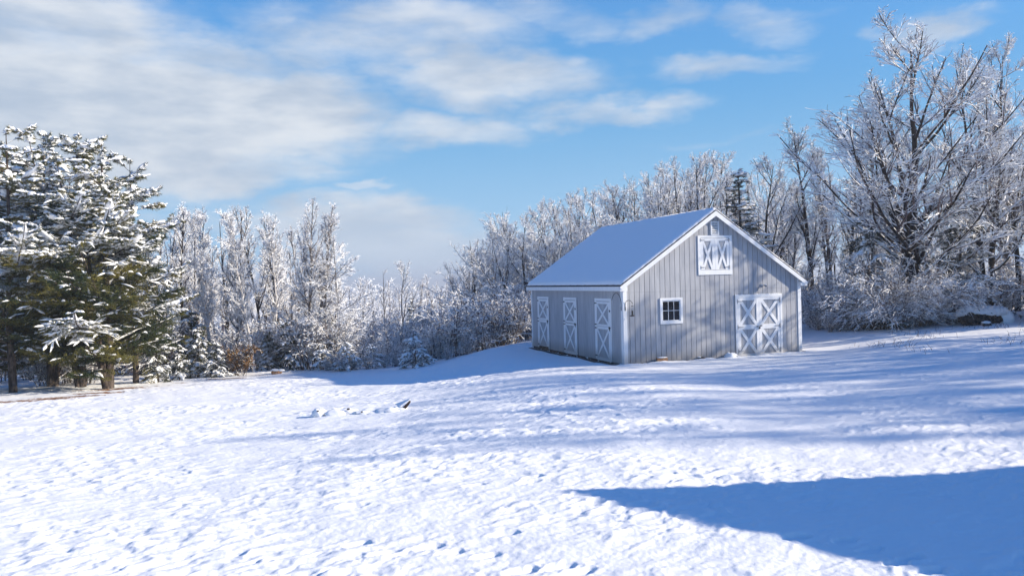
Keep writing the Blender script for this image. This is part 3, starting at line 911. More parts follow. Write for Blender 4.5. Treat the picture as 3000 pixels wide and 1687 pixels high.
def tubes(P, R, sides=4, snow=.01, snow_min=.2, off=None, rng=None, bare=.1):
    """quads for all polylines at once; face material 0 = bark, 1 = snow lying on the upper sides."""
    N, n, _ = P.shape
    T = np.zeros_like(P); T[:, 1:-1] = P[:, 2:] - P[:, :-2]; T[:, 0] = P[:, 1] - P[:, 0]; T[:, -1] = P[:, -1] - P[:, -2]
    T = norm(T)
    s = np.cross(T, np.array([0, 0, 1.0])); ln = np.linalg.norm(s, axis=2, keepdims=True)
    s = np.where(ln < .12, np.array([0.8, .6, 0]), s / np.maximum(ln, 1e-6))
    s = norm(s - T * (s * T).sum(2, keepdims=True)); u = np.cross(s, T)
    horiz = np.sqrt(np.clip(1 - T[:, :, 2] ** 2, 0, 1))
    V = []
    for k in range(sides):
        a = 2 * pi * k / sides + (pi / 2 if sides == 3 else 0)
        cu, cs = sin(a), cos(a)
        ext = snow * horiz * (max(cu, 0) + .25 * abs(cs))
        V.append(P + (s * cs + u * cu) * R[:, :, None] + (s * cs * .5 + u * max(cu, 0)) * ext[:, :, None])
    V = np.stack(V, 2)                                        # N,n,sides,3
    base = (np.arange(N)[:, None, None] * n + np.arange(n - 1)[None, :, None]) * sides
    k = np.arange(sides)[None, None]; k2 = (k + 1) % sides
    f = np.stack([base + k, base + k2, base + sides + k2, base + sides + k], -1).reshape(-1, 4)
    mid = np.sin(2 * pi * (np.arange(sides) + .5) / sides + (pi / 2 if sides == 3 else 0))
    hz = (horiz[:, 1:] + horiz[:, :-1]) / 2
    nz = mid[None, None] * hz[:, :, None]
    m = (nz > snow_min)
    if rng is not None: m &= (rng.random(m.shape) > bare)
    return V.reshape(-1, 3), f, m.reshape(-1).astype(np.int32)


def join(parts):
    vs, fs, ms, o = [], [], [], 0
    for v, f, m in parts:
        vs.append(v); fs.append(f + o); ms.append(m); o += len(v)
    return np.concatenate(vs), np.concatenate(fs), np.concatenate(ms)


def data_of(name, vfm, mats, smooth=False):
    o = mesh_np(name, vfm[0], vfm[1], mats, None, vfm[2], False)
    if smooth: o.data.polygons.foreach_set('use_smooth', np.ones(len(vfm[1]), bool))
    me = o.data; bpy.data.objects.remove(o)
    return me


MAT['bark'] = mat('dark_bark', (.05, .04, .035), .9, .1, noisy((.012, .010, .011), (.060, .046, .038), 7, 6, .35, .7, (2, 2, .5)))
MAT['grey_bark'] = mat('grey_bark', (.15, .12, .10), .9, .1, noisy((.07, .055, .05), (.21, .17, .14), 7, 6, .35, .7, (2, 2, .5)))
MAT['twig'] = mat('twig_bark', (.12, .09, .09), .9, .1, noisy((.080, .060, .062), (.17, .13, .13), 1.2, 3))
MAT['birch'] = mat('birch_bark', (.6, .57, .54), .75, .2, noisy((.10, .085, .08), (.66, .62, .58), 5, 6, .36, .46, (1, 1, 6)))
MAT['needle'] = mat('pine_needles', (.075, .08, .022), .75, .2, noisy((.030, .045, .016), (.19, .16, .034), .7, 5, .42, .66))
MAT['dark_needle'] = mat('hemlock_needles', (.03, .042, .025), .8, .2, noisy((.016, .026, .018), (.055, .065, .030), 1.1, 5, .35, .65))
MAT['dead_leaf'] = mat('brown_oak_leaves', (.2, .10, .035), .8, .15, noisy((.10, .05, .02), (.27, .15, .055), 3, 4))
MAT['pine_bark'] = mat('pine_bark', (.10, .08, .065), .9, .1, noisy((.028, .022, .02), (.12, .095, .08), 6, 7, .38, .62, (2, 2, .6), bump=.02))
SNOW = MAT['snow']


def bare_tree(seed, H=10.0, stems=1, lean=.03, limbs=24, limb_from=.25, limb_ang=.85, limb_len=.42, limb_up=.10, L2=8, L3=6, L4=5,
              r=.13, snow=.014, bark='bark', wob=.035, split=.16, top_pow=1.0, droop=0.0, tw=.0034, crown_shape=None):
    rng = np.random.default_rng(seed)
    n = 14
    P0, R0_ = [], []
    for s in range(stems):
        p = np.zeros((n, 3)); az = rng.random() * 6.28 + s * 2.4
        tilt = (lean if stems == 1 else split) * (1 if s or stems == 1 else .35)
        d = np.array([cos(az) * tilt, sin(az) * tilt, 1.0]); d /= np.linalg.norm(d)
        p[0] = [cos(az) * r * .6 * (stems > 1), sin(az) * r * .6 * (stems > 1), -.25]
        hh = H * (1 if s == 0 else rng.uniform(.78, .97))
        for q in range(1, n):
            d = d + rng.normal(0, wob, 3) + np.array([0, 0, .03]); d /= np.linalg.norm(d)
            p[q] = p[q - 1] + d * (hh + .25) / (n - 1)
        P0.append(p)
        rr = r * (1 if s == 0 else .8) / (1 + .18 * (stems - 1))
        tt = np.linspace(0, 1, n); R0_.append(rr * (1 - tt) ** .85 + .012 + rr * .22 * np.exp(-tt * 22))
    P0 = np.array(P0); R0_ = np.array(R0_)
    cs = crown_shape or (lambda t: np.clip(1.25 - t, .12, 1) * np.clip((t - limb_from + .12) * 4, .35, 1))
    P1, R1 = kids(rng, P0, R0_, limbs, limb_from, .985, limb_ang, .16, lambda t, pl, g: pl * limb_len * cs(t) * g.uniform(.65, 1.15, len(t)), 9,
                  lambda q: limb_up - droop * q, .075, .66, .008, top_pow, spiral=True)
    P2, R2 = kids(rng, P1, R1, L2, .14, .98, .68, .2, lambda t, pl, g: np.clip(pl * .50 * (1.15 - t) * g.uniform(.6, 1.3, len(t)), .3, 4), 6,
                  lambda q: .07 - droop * q, .09, .65, .005, rk=.012)
    P3, R3 = kids(rng, P2, R2, L3, .10, 1.0, .62, .22, lambda t, pl, g: np.clip(pl * .55 * (1.2 - t) * g.uniform(.5, 1.3, len(t)), .16, .95), 4,
                  lambda q: .05 - droop * q, .17, .7, tw, rk=.007)
    # twigs straight off the main limbs as well, so that limbs are clothed to the tip
    P3b, R3b = kids(rng, P1, R1, L3 * 2, .3, 1.0, .70, .25, lambda t, pl, g: np.clip(pl * .16 * g.uniform(.5, 1.4, len(t)), .16, .7), 4, .05 - droop * .5, .17, .6, tw, rk=.007)
    q3 = np.concatenate([P3, P3b]); r3 = np.concatenate([R3, R3b])
    P4, R4 = kids(rng, q3, r3, L4, .1, 1.0, .60, .25, lambda t, pl, g: np.clip(pl * .6 * g.uniform(.5, 1.3, len(t)), .08, .34), 3, .03 - droop * .5, .2, .75, tw * .8, rk=.004)
    k = H / max(P4[..., 2].max(), P0[..., 2].max())
    P0, P1, P2, q3, P4 = P0 * k, P1 * k, P2 * k, q3 * k, P4 * k
    big = join([tubes(P0, R0_, 9, .0, 2.0, rng=rng), tubes(P1, R1, 6, snow * 1.2, .30, rng=rng, bare=.06)])
    small = join([tubes(P2, R2, 4, snow * 1.1, .12, rng=rng, bare=.05), tubes(q3, r3, 3, snow * .9, .06, rng=rng, bare=.04), tubes(P4, R4, 3, snow * .8, .04, rng=rng, bare=.04)])
    return (data_of('trunk_mesh', big, [MAT[bark], SNOW], True), data_of('branch_mesh', small, [MAT['twig'], SNOW]))


def bush(seed, H=2.0, stems=16, spread=.55, L2=7, L3=5, snow=.013, droop=.06, r=.018, tw=.0055, aim=None, arch=.0, bare=.2):
    rng = np.random.default_rng(seed)
    n = 9; az = rng.random(stems) * 6.28; tl = rng.random(stems) ** .7 * spread
    d = norm(np.stack([np.cos(az) * tl, np.sin(az) * tl, np.ones(stems)], 1))
    if aim is not None: d = norm(d + np.array(aim) * rng.uniform(.2, 1, stems)[:, None])
    P = np.zeros((stems, n, 3)); P[:, 0, :2] = rng.normal(0, H * .09, (stems, 2)); P[:, 0, 2] = -.1
    L = H * rng.uniform(.65, 1.15, stems) * (1 + tl * .3)
    for q in range(1, n):
        d = norm(d + rng.normal(0, .07, (stems, 3)) + np.array([0, 0, -arch * q / n]) + (np.array(aim) * .05 if aim is not None else 0))
        P[:, q] = P[:, q - 1] + d * (L / (n - 1))[:, None]
    R = r * (1 - np.linspace(0, 1, n) * .8)[None] * rng.uniform(.7, 1.3, (stems, 1))
    P2, R2 = kids(rng, P, R, L2, .12, 1, .6, .22, lambda t, pl, g: pl * .45 * (1.1 - t * .7) * g.uniform(.5, 1.2, len(t)), 6, lambda q: .04 - droop * 2 * q, .12, .65, .006)
    P3, R3 = kids(rng, P2, R2, L3, .1, 1, .6, .25, lambda t, pl, g: np.clip(pl * .5 * g.uniform(.5, 1.2, len(t)), .1, .8), 4, lambda q: .02 - droop * 2 * q, .15, .7, tw)
    P4, R4 = kids(rng, P3, R3, 3, .1, 1, .6, .3, lambda t, pl, g: np.clip(pl * .5 * g.uniform(.5, 1.2, len(t)), .06, .35), 3, -droop, .18, .8, tw * .85)
    a = tubes(P, R, 5, snow, .3, rng=rng, bare=bare)
    b = join([tubes(P2, R2, 4, snow * 1.1, .15, rng=rng, bare=bare), tubes(P3, R3, 4, snow, .15, rng=rng, bare=bare), tubes(P4, R4, 3, snow * .85, .12, rng=rng, bare=bare)])
    return (data_of('stem_mesh', a, [MAT['grey_bark'], SNOW]), data_of('branch_mesh', b, [MAT['twig'], SNOW]))


def needles(rng, P, per, ln, w, spread=.8):
    """thin pointed leaves along the twigs (N,n,3)."""
    N, n, _ = P.shape
    idx = np.repeat(np.arange(N), per); Mx = len(idx)
    f = rng.random(Mx) * (n - 1) * .999; i = f.astype(int); fr = (f - i)[:, None]
    a, b = P[idx, i], P[idx, i + 1]; pos = a + (b - a) * fr; T = norm(b - a)
    d = norm(T + rng.normal(0, spread, (Mx, 3)) + np.array([0, 0, -.08]))
    s = norm(np.cross(d, rng.normal(size=(Mx, 3))))
    L = (ln * rng.uniform(.6, 1.25, Mx))[:, None]
    v = np.stack([pos - s * w / 2, pos + s * w / 2, pos + d * L], 1).reshape(-1, 3)
    fc = np.arange(Mx * 3).reshape(-1, 3)
    return v, fc


def lump_tubes(rng, P, r0, lift, sides=6, flat=.75, lump=.35):
    """snow lying along a twig: a rounded, uneven finger a little above it."""
    N, n, _ = P.shape
    Q = P + np.array([0, 0, 1.0]) * lift
    prof = np.sin(np.linspace(.10, .93, n) * pi)[None] ** .5
    R = r0[:, None] * prof * rng.uniform(1 - lump, 1 + lump, (N, n)); R[:, 0] *= .35; R[:, -1] *= .25
    T = norm(np.gradient(Q, axis=1)); s = norm(np.cross(T, np.array([0, 0, 1.0])) + 1e-5); u = np.cross(s, T)
    V = []
    for k in range(sides):
        a = 2 * pi * k / sides
        V.append(Q + s * cos(a) * R[:, :, None] + u * sin(a) * R[:, :, None] * (flat if sin(a) > 0 else flat * .5))
    V = np.stack(V, 2)
    base = (np.arange(N)[:, None, None] * n + np.arange(n - 1)[None, :, None]) * sides
    k = np.arange(sides)[None, None]; k2 = (k + 1) % sides
    f = np.stack([base + k, base + k2, base + sides + k2, base + sides + k], -1).reshape(-1, 4)
    return V.reshape(-1, 3), f, np.zeros(len(f), np.int32)


def conifer(seed, H=10.0, boughs=80, first=.12, width=.30, prof=None, bough_ang=1.45, tip_up=.06, sag=.0, tw_per=14, sub_per=6,
            ndl=18, ln=.10, nw=.014, snow_fn=None, snow_r=.05, r=.16, foliage='needle', lean=(0, 0), bark='pine_bark', irregular=.35, leader=True, sub_len=.5, stems=1, flat=.28):
    rng = np.random.default_rng(seed); n = 14
    P0 = np.zeros((stems, n, 3)); R0_ = np.zeros((stems, n)); tt = np.linspace(0, 1, n)
    for s in range(stems):
        az = rng.random() * 6.28 + s * 2.1; tl = .0 if s == 0 else rng.uniform(.10, .24)
        hh = H * (1 if s == 0 else rng.uniform(.8, .97))
        P0[s, :, 0] = lean[0] * tt ** 1.5 * H + cos(az) * (tl * hh * tt * .8 + .12 * (s > 0)) + .04 * np.sin(tt * 6 + s)
        P0[s, :, 1] = lean[1] * tt ** 1.5 * H + sin(az) * (tl * hh * tt * .8 + .12 * (s > 0)) + .04 * np.cos(tt * 5 + s)
        P0[s, :, 2] = -.3 + tt * (hh + .3)
        R0_[s] = r * (1 - tt) ** .9 * (1 if s == 0 else .7) + .012
    prof = prof or (lambda t: np.clip(1.02 - t, .05, 1))
    P1, R1 = kids(rng, P0, R0_, boughs, first, .99, bough_ang, .14, lambda t, pl, g: H * width * prof(t) * g.uniform(1 - irregular, 1 + irregular * .6, len(t)), 9,
                  lambda q: -sag * (1 - q) + tip_up * q, .06, .45, .010, 1.0, spiral=True)
    if leader:      # upright leading shoots at the top
        lead = [p[-5:] for p in P0]
        PL, RL = kids(rng, P0[:, -5:], R0_[:, -5:], 7, .1, .98, .62, .15, lambda t, pl, g: H * .048 * g.uniform(.7, 1.4, len(t)) * (1.4 - t), 9, .22, .05, .5, .008, spiral=True)
        P1 = np.concatenate([P1, PL]); R1 = np.concatenate([R1, RL])
    bl = np.linalg.norm(np.diff(P1, axis=1), axis=2).sum(1)
    per1 = np.maximum((tw_per * np.clip(bl / (H * width * .55), .28, 1.15)).astype(int), 3)
    P2, R2 = kids(rng, P1, R1, per1, .16, 1.0, .95, .2, lambda t, pl, g: np.clip(pl * .42 * (1.15 - t) * g.uniform(.6, 1.2, len(t)), .12, 1.3), 6,
                  lambda q: -sag * .8 + tip_up * q, .09, .6, .005, side=flat)
    idx2 = kids.idx; l2 = np.linalg.norm(np.diff(P2, axis=1), axis=2).sum(1)
    per2 = np.maximum((sub_per * np.clip(l2 / (.05 * H * width / .3), .3, 1.0)).astype(int), 2)
    P3, R3 = kids(rng, P2, R2, per2, .15, 1.0, .75, .2, lambda t, pl, g: np.clip(pl * sub_len * g.uniform(.6, 1.2, len(t)), .09, .55), 4,
                  lambda q: -sag * .8, .10, .7, .004, side=flat * 1.2)
    idx3 = kids.idx
    wood = join([tubes(P0, R0_, 10, 0, 2.0, rng=rng), tubes(P1, R1, 5, 0.01, .3, rng=rng), tubes(P2, R2, 3, .0, 2, rng=rng)])
    v1, f1 = needles(rng, P3, ndl, ln, nw); v2, f2 = needles(rng, P2, int(ndl * 1.6), ln, nw)
    nv = np.concatenate([v1, v2]); nf = np.concatenate([f1, f2 + len(v1)])
    # snow: chosen bough by bough from its height and how far out it reaches, in drifting patches
    b2 = idx2; b3 = idx2[idx3]
    tip = P1[:, 5]; flag = snow_fn(tip, np.hypot(tip[:, 0], tip[:, 1]), rng) if snow_fn else np.full(len(P1), .7)
    hi = rng.random(len(P1)) < flag
    pb = np.where(hi, .93, .04)
    # on a loaded bough the snow lies on the outer, upper part; the inner twigs stay green
    t1 = np.linalg.norm(P2[:, 0] - P1[b2, 0], axis=1) / np.maximum(np.linalg.norm(P1[b2, -1] - P1[b2, 0], axis=1), .1)
    q2 = pb[b2] * sstep(t1, .12, .38)
    k2 = rng.random(len(P2)) < q2
    k3 = rng.random(len(P3)) < q2[idx3] * .95
    sn = [lump_tubes(rng, P3[k3], snow_r * rng.uniform(.5, 1.2, k3.sum()), snow_r * .5, lump=.5)]
    if hi.any(): sn.append(lump_tubes(rng, P1[hi][:, 3:], snow_r * 2.6 * rng.uniform(.7, 1.2, hi.sum()), snow_r * .5, flat=.55, lump=.45))
    if k2.any(): sn.append(lump_tubes(rng, P2[k2], snow_r * 1.75 * rng.uniform(.5, 1.25, k2.sum()), snow_r * .5, flat=.6, lump=.5))
    nme = mesh_np('foliage_mesh', nv, nf, [MAT[foliage]]); nd = nme.data; bpy.data.objects.remove(nme)
    return (data_of('trunk_mesh', wood, [MAT[bark], SNOW], True), nd, data_of('snow_mesh', join(sn), [SNOW], True))


def put_tree(kind, meshes, x, y, s=1.0, rz=0.0, name='bare_tree', label=None, cat='tree', group=None, sxy=None, dz=-.05, tilt=(0, 0)):
    E = empty(name, (x, y, tz(x, y) + dz), 0)
    E.rotation_euler = (tilt[0], tilt[1], rz); E.scale = ((sxy or s), (sxy or s), s)
    for nm, me in zip(kind, meshes):
        link(bpy.data.objects.new(nm, me), E)
    return tag(E, label, cat, group)


TREE, BUSH, CONI = ('trunk', 'branches'), ('stems', 'branches'), ('trunk', 'foliage', 'snow')


def at(px, depth):
    """world x,y of the photo column px at distance depth (m) in front of the camera."""
    return depth * (px - 1500) / FPX, depth


def fit(px, depth, ytop, H0):
    x, y = at(px, depth)
    z_top = CAM_H + (824 - .025 * (px - 1500) - ytop) / FPX * depth
    return x, y, (z_top - tz(x, y)) / H0


R_ = random.Random(77)


def build_plants():
    # ---- meshes --------------------------------------------------------
    oak = bare_tree(101, 10, stems=3, limbs=19, limb_from=.14, limb_ang=.78, limb_len=.58, limb_up=.07, L2=9, L3=6, L4=3, r=.165, snow=.0100, split=.20, wob=.045, tw=.003)
    oak2 = bare_tree(117, 10, stems=2, limbs=24, limb_from=.18, limb_ang=.85, limb_len=.46, limb_up=.07, L2=8, L3=6, L4=3, r=.14, snow=.012, split=.14, wob=.04, tw=.003)
    rounds = [bare_tree(200 + i, 10, stems=1 + i % 3, limbs=14 + i, limb_from=.16 + .03 * (i % 3), limb_ang=.62 + .05 * i, limb_len=.50, limb_up=.075, L2=7, L3=6, L4=3, r=.095, snow=.012, wob=.05, split=.2, lean=.03 + .03 * i) for i in range(6)]
    talls = [bare_tree(300 + i, 10, stems=1 + (i % 2), limbs=24, limb_from=.26, limb_ang=.52, limb_len=.27, limb_up=.08, L2=6, L3=5, L4=3, r=.10, snow=.0095, wob=.025, split=.06, bark='grey_bark' if i % 2 else 'bark') for i in range(4)]
    birches = [bare_tree(400 + i, 10, stems=1 + (i == 1), lean=.10, limbs=22, limb_from=.3, limb_ang=.6, limb_len=.26, limb_up=.05, L2=7, L3=7, L4=3, r=.085, snow=.0115, wob=.035, split=.08, bark='birch', droop=.03) for i in range(3)]
    arch = bare_tree(501, 10, stems=2, limbs=30, limb_from=.12, limb_ang=1.15, limb_len=.5, limb_up=.03, L2=8, L3=6, L4=2, r=.10, snow=.015, wob=.03, droop=.05, split=.08, bark='grey_bark')
    sparse = [bare_tree(520 + i, 10, stems=1 + i, limbs=15, limb_from=.2, limb_ang=.62, limb_len=.40, limb_up=.08, L2=6, L3=3, L4=1, r=.08, snow=.010, wob=.04, split=.12) for i in range(3)]
    airy = [bare_tree(540 + i, 10, stems=1 + i % 2, limbs=20, limb_from=.24, limb_ang=.55, limb_len=.30, limb_up=.085, L2=7, L3=4, L4=2, r=.095, snow=.0095, wob=.035, split=.10, bark='grey_bark' if i % 2 else 'bark') for i in range(4)]
    bushes = [bush(600 + i, 2.0, stems=18, spread=.6, snow=.011, bare=.15) for i in range(4)]
    weeds = [bush(650 + i, 1.2, stems=22, spread=.35, L2=5, L3=4, snow=.009, r=.010, droop=.04) for i in range(2)]
    weep = bush(670, 3.7, stems=30, spread=.75, L2=12, L3=7, snow=.012, droop=.11, r=.024, arch=.22, aim=(-.35, -.25, 0))
    snow_top = lambda lo, hi, nz=.5: (lambda c, rad, g: np.clip(.25 + .7 * sstep(c[:, 2], lo, hi), 0, 1))
    def pine_snow(c, rad, g):
        return .06 + .92 * sstep(c[:, 2] + g.normal(0, .6, len(c)), 3.3, 6.0) + .16 * (rad > 2.0)
    pines = [conifer(700 + i, 10, boughs=(46, 42, 40)[i], flat=.13, first=.125, width=.44, prof=lambda t: np.clip(1.2 - t, .13, .80) * np.clip(.6 + t * 1.2, .6, 1), bough_ang=1.22, tip_up=.10, sag=.06,
                     tw_per=20, sub_per=12, ndl=13, ln=.14, nw=.015, snow_fn=pine_snow, snow_r=.060, r=(.17, .16, .15)[i], stems=(3, 2, 1)[i], irregular=.5) for i in range(3)]
    spruce = conifer(720, 10, boughs=150, first=.05, width=.22, prof=lambda t: np.clip(1.04 - t, .06, 1) ** .8, bough_ang=1.65, tip_up=.05, sag=.03, tw_per=11, sub_per=6, ndl=9, ln=.09, nw=.02,
                     snow_fn=lambda c, rad, g: np.full(len(c), .5), snow_r=.070, foliage='dark_needle', r=.12)
    hemlock = conifer(730, 8, boughs=110, first=.04, width=.38, prof=lambda t: np.clip(1.1 - t, .1, 1) ** .55, bough_ang=1.5, tip_up=-.05, sag=.09, tw_per=13, sub_per=7, ndl=8, ln=.09, nw=.02,
                      snow_fn=lambda c, rad, g: np.full(len(c), .36), snow_r=.05, foliage='dark_needle', r=.13)
    sapling = [conifer(740 + i, 2.0, boughs=52, first=.04, width=.80, prof=lambda t: np.clip(1.06 - t, .08, 1) ** .7, bough_ang=1.15, tip_up=-.12, sag=.12, tw_per=9, sub_per=4, ndl=9, ln=.07, nw=.012,
                       snow_fn=lambda c, rad, g: np.full(len(c), .92), snow_r=.036, foliage='dark_needle', r=.035, sub_len=.6) for i in range(2)]
    low_ever = [conifer(760 + i, 3.0, boughs=60, first=.03, width=.45, prof=lambda t: np.clip(1.1 - t, .1, 1) ** .6, bough_ang=1.3, tip_up=-.08, sag=.12, tw_per=10, sub_per=5, ndl=12, ln=.09, nw=.013,
                        snow_fn=lambda c, rad, g: np.full(len(c), .55), snow_r=.036, foliage=('needle', 'dark_needle')[i], r=.045, sub_len=.6) for i in range(2)]

    def row(d, a, b): return 'nearest row' if d < a else ('middle row' if d < b else 'farthest row')
    def behind_barn(px, d):
        w = ('left of the barn roof' if px < 1545 else 'over the sloping left end of the roof' if px < 1760 else 'over the left half of the roof ridge' if px < 1900 else
             'over the right half of the roof ridge' if px < 2060 else 'over the gable peak' if px < 2150 else 'right of the gable peak')
        return 'snow dusted bare tree rising ' + w + ', ' + row(d, 54, 63)
    def left_wood(px, d):
        w = ('seen through the big pines' if px < 430 else 'just right of the big pines' if px < 560 else 'above the twin birch' if px < 670 else 'above the leaning birch' if px < 770 else
             'left of the grey twin trunks' if px < 880 else 'right of the grey twin trunks')
        return 'snow dusted bare tree ' + w + ', ' + row(d, 51.5, 58) + ' of the wood'
    def oak_wood(px, d):
        w = ('between barn and oak' if px < 2430 else 'behind the left side of the oak' if px < 2620 else 'straight behind the oak trunks' if px < 2760 else 'behind the right side of the oak' if px < 2880 else 'at the right edge of the picture')
        return 'snow dusted bare tree ' + w + ', ' + row(d, 54, 63) + ' of the wood'
    def valley(px, d):
        w = 'left of the valley conifer' if px < 1180 else 'right of the valley conifer' if px < 1310 else 'below the wood left of the barn'
        return 'small pale bare tree in the valley ' + w + ', ' + row(d, 85, 112)
    def tree(me, px, d, ytop, rz=None, **k):
        x, y, s = fit(px, d, ytop, k.pop('H0', 10.0))
        if 'tilt' not in k and k.get('kind', TREE) is TREE: k['tilt'] = (R_.uniform(-.05, .05), R_.uniform(-.05, .05))
        kind = k.pop('kind', TREE); ms = k.pop('ms', 1.0)
        return put_tree(kind, me, x, y, s, R_.random() * 6.28 if rz is None else rz, sxy=s * ms, **k)

    # ---- the big snowy pines at the left ---------------------------------
    pl = [(0, 312, 34.0, 402, .3, 'thick stemmed snowy pine with reddish needle litter round its forked trunk', 1.0),
          (1, 236, 35.5, 398, 2.2, 'snowy pine with one straight bare lower trunk beside the forked pine', .95),
          (2, 30, 33.0, 382, 4.0, 'tall snowy pine cut by the left edge of the picture', 1.0),
          (1, 140, 38.5, 388, 5.1, 'snowy pine standing back between the edge pine and the straight trunked pine', .95),
          (2, 392, 37.0, 470, 1.2, 'slimmer snowy pine with side boughs reaching over the birches', .85),
          (0, -120, 36.0, 360, 2.9, 'snowy pine mostly outside the picture at the far left', 1.0)]
    for v, px, d, yt, rz, lb, ms in pl:
        tree(pines[v], px, d, yt, rz, kind=CONI, name='pine_tree', label=lb, group='big snowy pines', ms=ms)
    # ---- wood between the pines and the valley -----------------------------
    spec = [(talls[1], 893, 43.5, 578, 'tall grey twin trunk tree right of the birches', None), (talls[3], 926, 43.8, 588, 'tall thin tree close beside the grey twin trunks', None),
            (arch, 968, 43.6, 700, 'tree with long low snowy boughs arching out over the valley', None),
            (birches[0], 738, 42.5, 600, 'leaning white birch beside the orange leaved sapling', .35), (birches[2], 716, 43.6, 640, 'thin white birch just left of the leaning birch', None),
            (birches[1], 612, 44.5, 612, 'twin stemmed white birch behind the snowy evergreens', None), (birches[2], 800, 46.0, 640, 'slender birch between leaning birch and grey twin trunks', None),
            (talls[0], 690, 43.8, 604, 'dark straight tree close behind the leaning birch', None), (talls[2], 538, 46.0, 585, 'dark tree just right of the big pines', None)]
    for me, px, d, yt, lb, rz in spec:
        tree(me, px, d, yt, rz, name='birch_tree' if 'birch' in lb else 'bare_tree', label=lb, cat='tree', group='trees at the near edge of the left wood')
    n = 0
    for px, d, yt in [(470, 50, 612), (505, 47, 640), (565, 52, 590), (590, 49, 625), (640, 50, 600), (665, 55, 615), (700, 52, 595), (760, 50, 600), (780, 56, 618), (820, 52, 606), (845, 49, 622),
                      (862, 55, 640), (620, 60, 600), (540, 62, 600), (720, 62, 600), (800, 64, 612), (450, 60, 620), (900, 58, 665), (950, 56, 720), (420, 52, 640), (380, 55, 640), (330, 60, 620), (250, 50, 640),
                      (180, 55, 620), (100, 52, 640), (40, 56, 640), (-40, 50, 620), (575, 70, 610), (660, 72, 600), (850, 72, 650), (975, 68, 760)]:
        me = (airy + birches[:1] + talls[:2])[n % 7]; n += 1
        tree(me, px, d, yt + R_.uniform(-14, 14), name='bare_tree', label=left_wood(px, d), group='trees of the left wood')
    # ---- valley trees ------------------------------------------------------------
    for me, px, d, yt, lb in [(talls[2], 958, 60, 752, 'thin dark tree just right of the arching boughs, first in the valley'), (rounds[0], 1066, 74, 812, 'rounded bare tree at the left of the valley opening'),
                              (talls[0], 1126, 82, 782, 'straight bare tree standing in the middle of the valley'), (rounds[3], 1176, 76, 756, 'taller dark bare tree above the snowy sapling in the valley'),
                              (talls[1], 1256, 96, 800, 'slim bare tree rising behind the valley conifer'), (talls[3], 1215, 90, 806, 'small bare tree right beside the valley conifer')]:
        tree(me, px, d, yt, name='bare_tree', label=lb, group='single trees in the valley')
    tree(spruce, 1203, 74, 868, kind=CONI, name='conifer', label='small dark conifer in the valley beside the tall bare tree', ms=1.3)
    n = 0
    for px, d, yt in [(1010, 95, 850), (1035, 120, 846), (1090, 110, 838), (1150, 120, 832), (1230, 115, 828), (1290, 100, 806), (1320, 88, 800), (1340, 76, 780), (1300, 130, 820), (1190, 140, 832), (1110, 150, 842), (1060, 150, 850),
                      (985, 80, 800), (940, 90, 790), (1350, 66, 760), (1380, 74, 730)]:
        tree((airy + sparse)[n % 7], px, d, yt, name='bare_tree', label=valley(px, d), group='pale trees down in the valley'); n += 1
    # ---- wood behind and left of the barn -------------------------------------------
    front = [(rounds[1], 1452, 50, 640, 'spreading tree with low leaning limbs just left of the barn'), (rounds[2], 1520, 52, 602, 'bare tree rising at the left end of the barn roof'), (rounds[4], 1395, 55, 690, 'round crowned tree at the left end of the wood by the valley')]
    for me, px, d, yt, lb in front:
        tree(me, px, d, yt, name='bare_tree', label=lb, group='trees beside the barn', ms=1.15)
    ridge = [(1350, 785), (1400, 690), (1450, 655), (1500, 612), (1560, 580), (1620, 566), (1680, 556), (1740, 545), (1800, 520), (1850, 500), (1900, 486), (1950, 470), (1985, 450), (2030, 448), (2070, 436), (2120, 455), (2170, 470), (2220, 500), (2260, 480)]
    n = 0
    for rank, (d0, dy) in enumerate([(49, 26), (58, 10), (69, 0)]):
        for k, (px, yt) in enumerate(ridge):
            if rank == 0 and (px < 1540 or 2080 < px < 2250): continue
            p = px + R_.uniform(-26, 26); d = d0 + R_.uniform(-3.5, 3.5)
            tree((rounds[:5] + airy[:3])[R_.randrange(8)], p, d, yt + dy + R_.uniform(-16, 26), name='bare_tree', ms=R_.uniform(.9, 1.2),
                 label=behind_barn(p, d), group='trees of the wood behind the barn')
    tree(spruce, 2172, 43.6, 500, .7, kind=CONI, name='spruce_tree', label='dark snow laden spruce behind the right slope of the barn roof', ms=1.65)
    # ---- right hand wood ----------------------------------------------------------------
    tree(oak, 2690, 37.5, 52, 2.35, name='oak_tree', label='largest bare oak with several dark trunks and a wide frosted crown', ms=1.32)
    for me, px, d, yt, lb, ms in [(talls[2], 2385, 43, 330, 'thin dark tree half way between the barn and the big oak', 1.2), (talls[0], 2485, 42, 410, 'dark slim tree leaning near the barn side of the oak', 1.1),
                                  (oak2, 2893, 38, 88, 'tall dark trunked tree right of the big oak behind the rock heap', .9), (rounds[3], 2250, 44, 445, 'bare tree with fanned limbs right of the spruce', 1.15),
                                  (talls[1], 2560, 44, 300, 'straight tree seen through the left half of the oak crown', 1.0), (talls[3], 2440, 47, 380, 'twin stemmed straight tree behind the leaning slim tree', 1.0)]:
        tree(me, px, d, yt, name='bare_tree', label=lb, group='trees around the big oak', ms=ms)
    for px, d, yt, lb in [(2555, 36.5, 600, 'dark snowy hemlock left of the oak trunks'), (2815, 36.7, 580, 'dark snowy hemlock right of the oak trunks'), (2690, 38.6, 650, 'dark snowy hemlock directly behind the oak trunks')]:
        tree(hemlock, px, d, yt, kind=CONI, name='hemlock_tree', H0=8.0, label=lb, group='hemlocks round the oak', ms=.95)
    for px, d, yt in [(3150, 37, 560), (3300, 35.5, 520), (3240, 40, 540)]:
        tree(hemlock, px, d, yt, kind=CONI, name='hemlock_tree', H0=8.0, label='dark snowy hemlock beyond the right edge of the picture', group='hemlocks beyond the right edge', ms=.95)
    n = 0
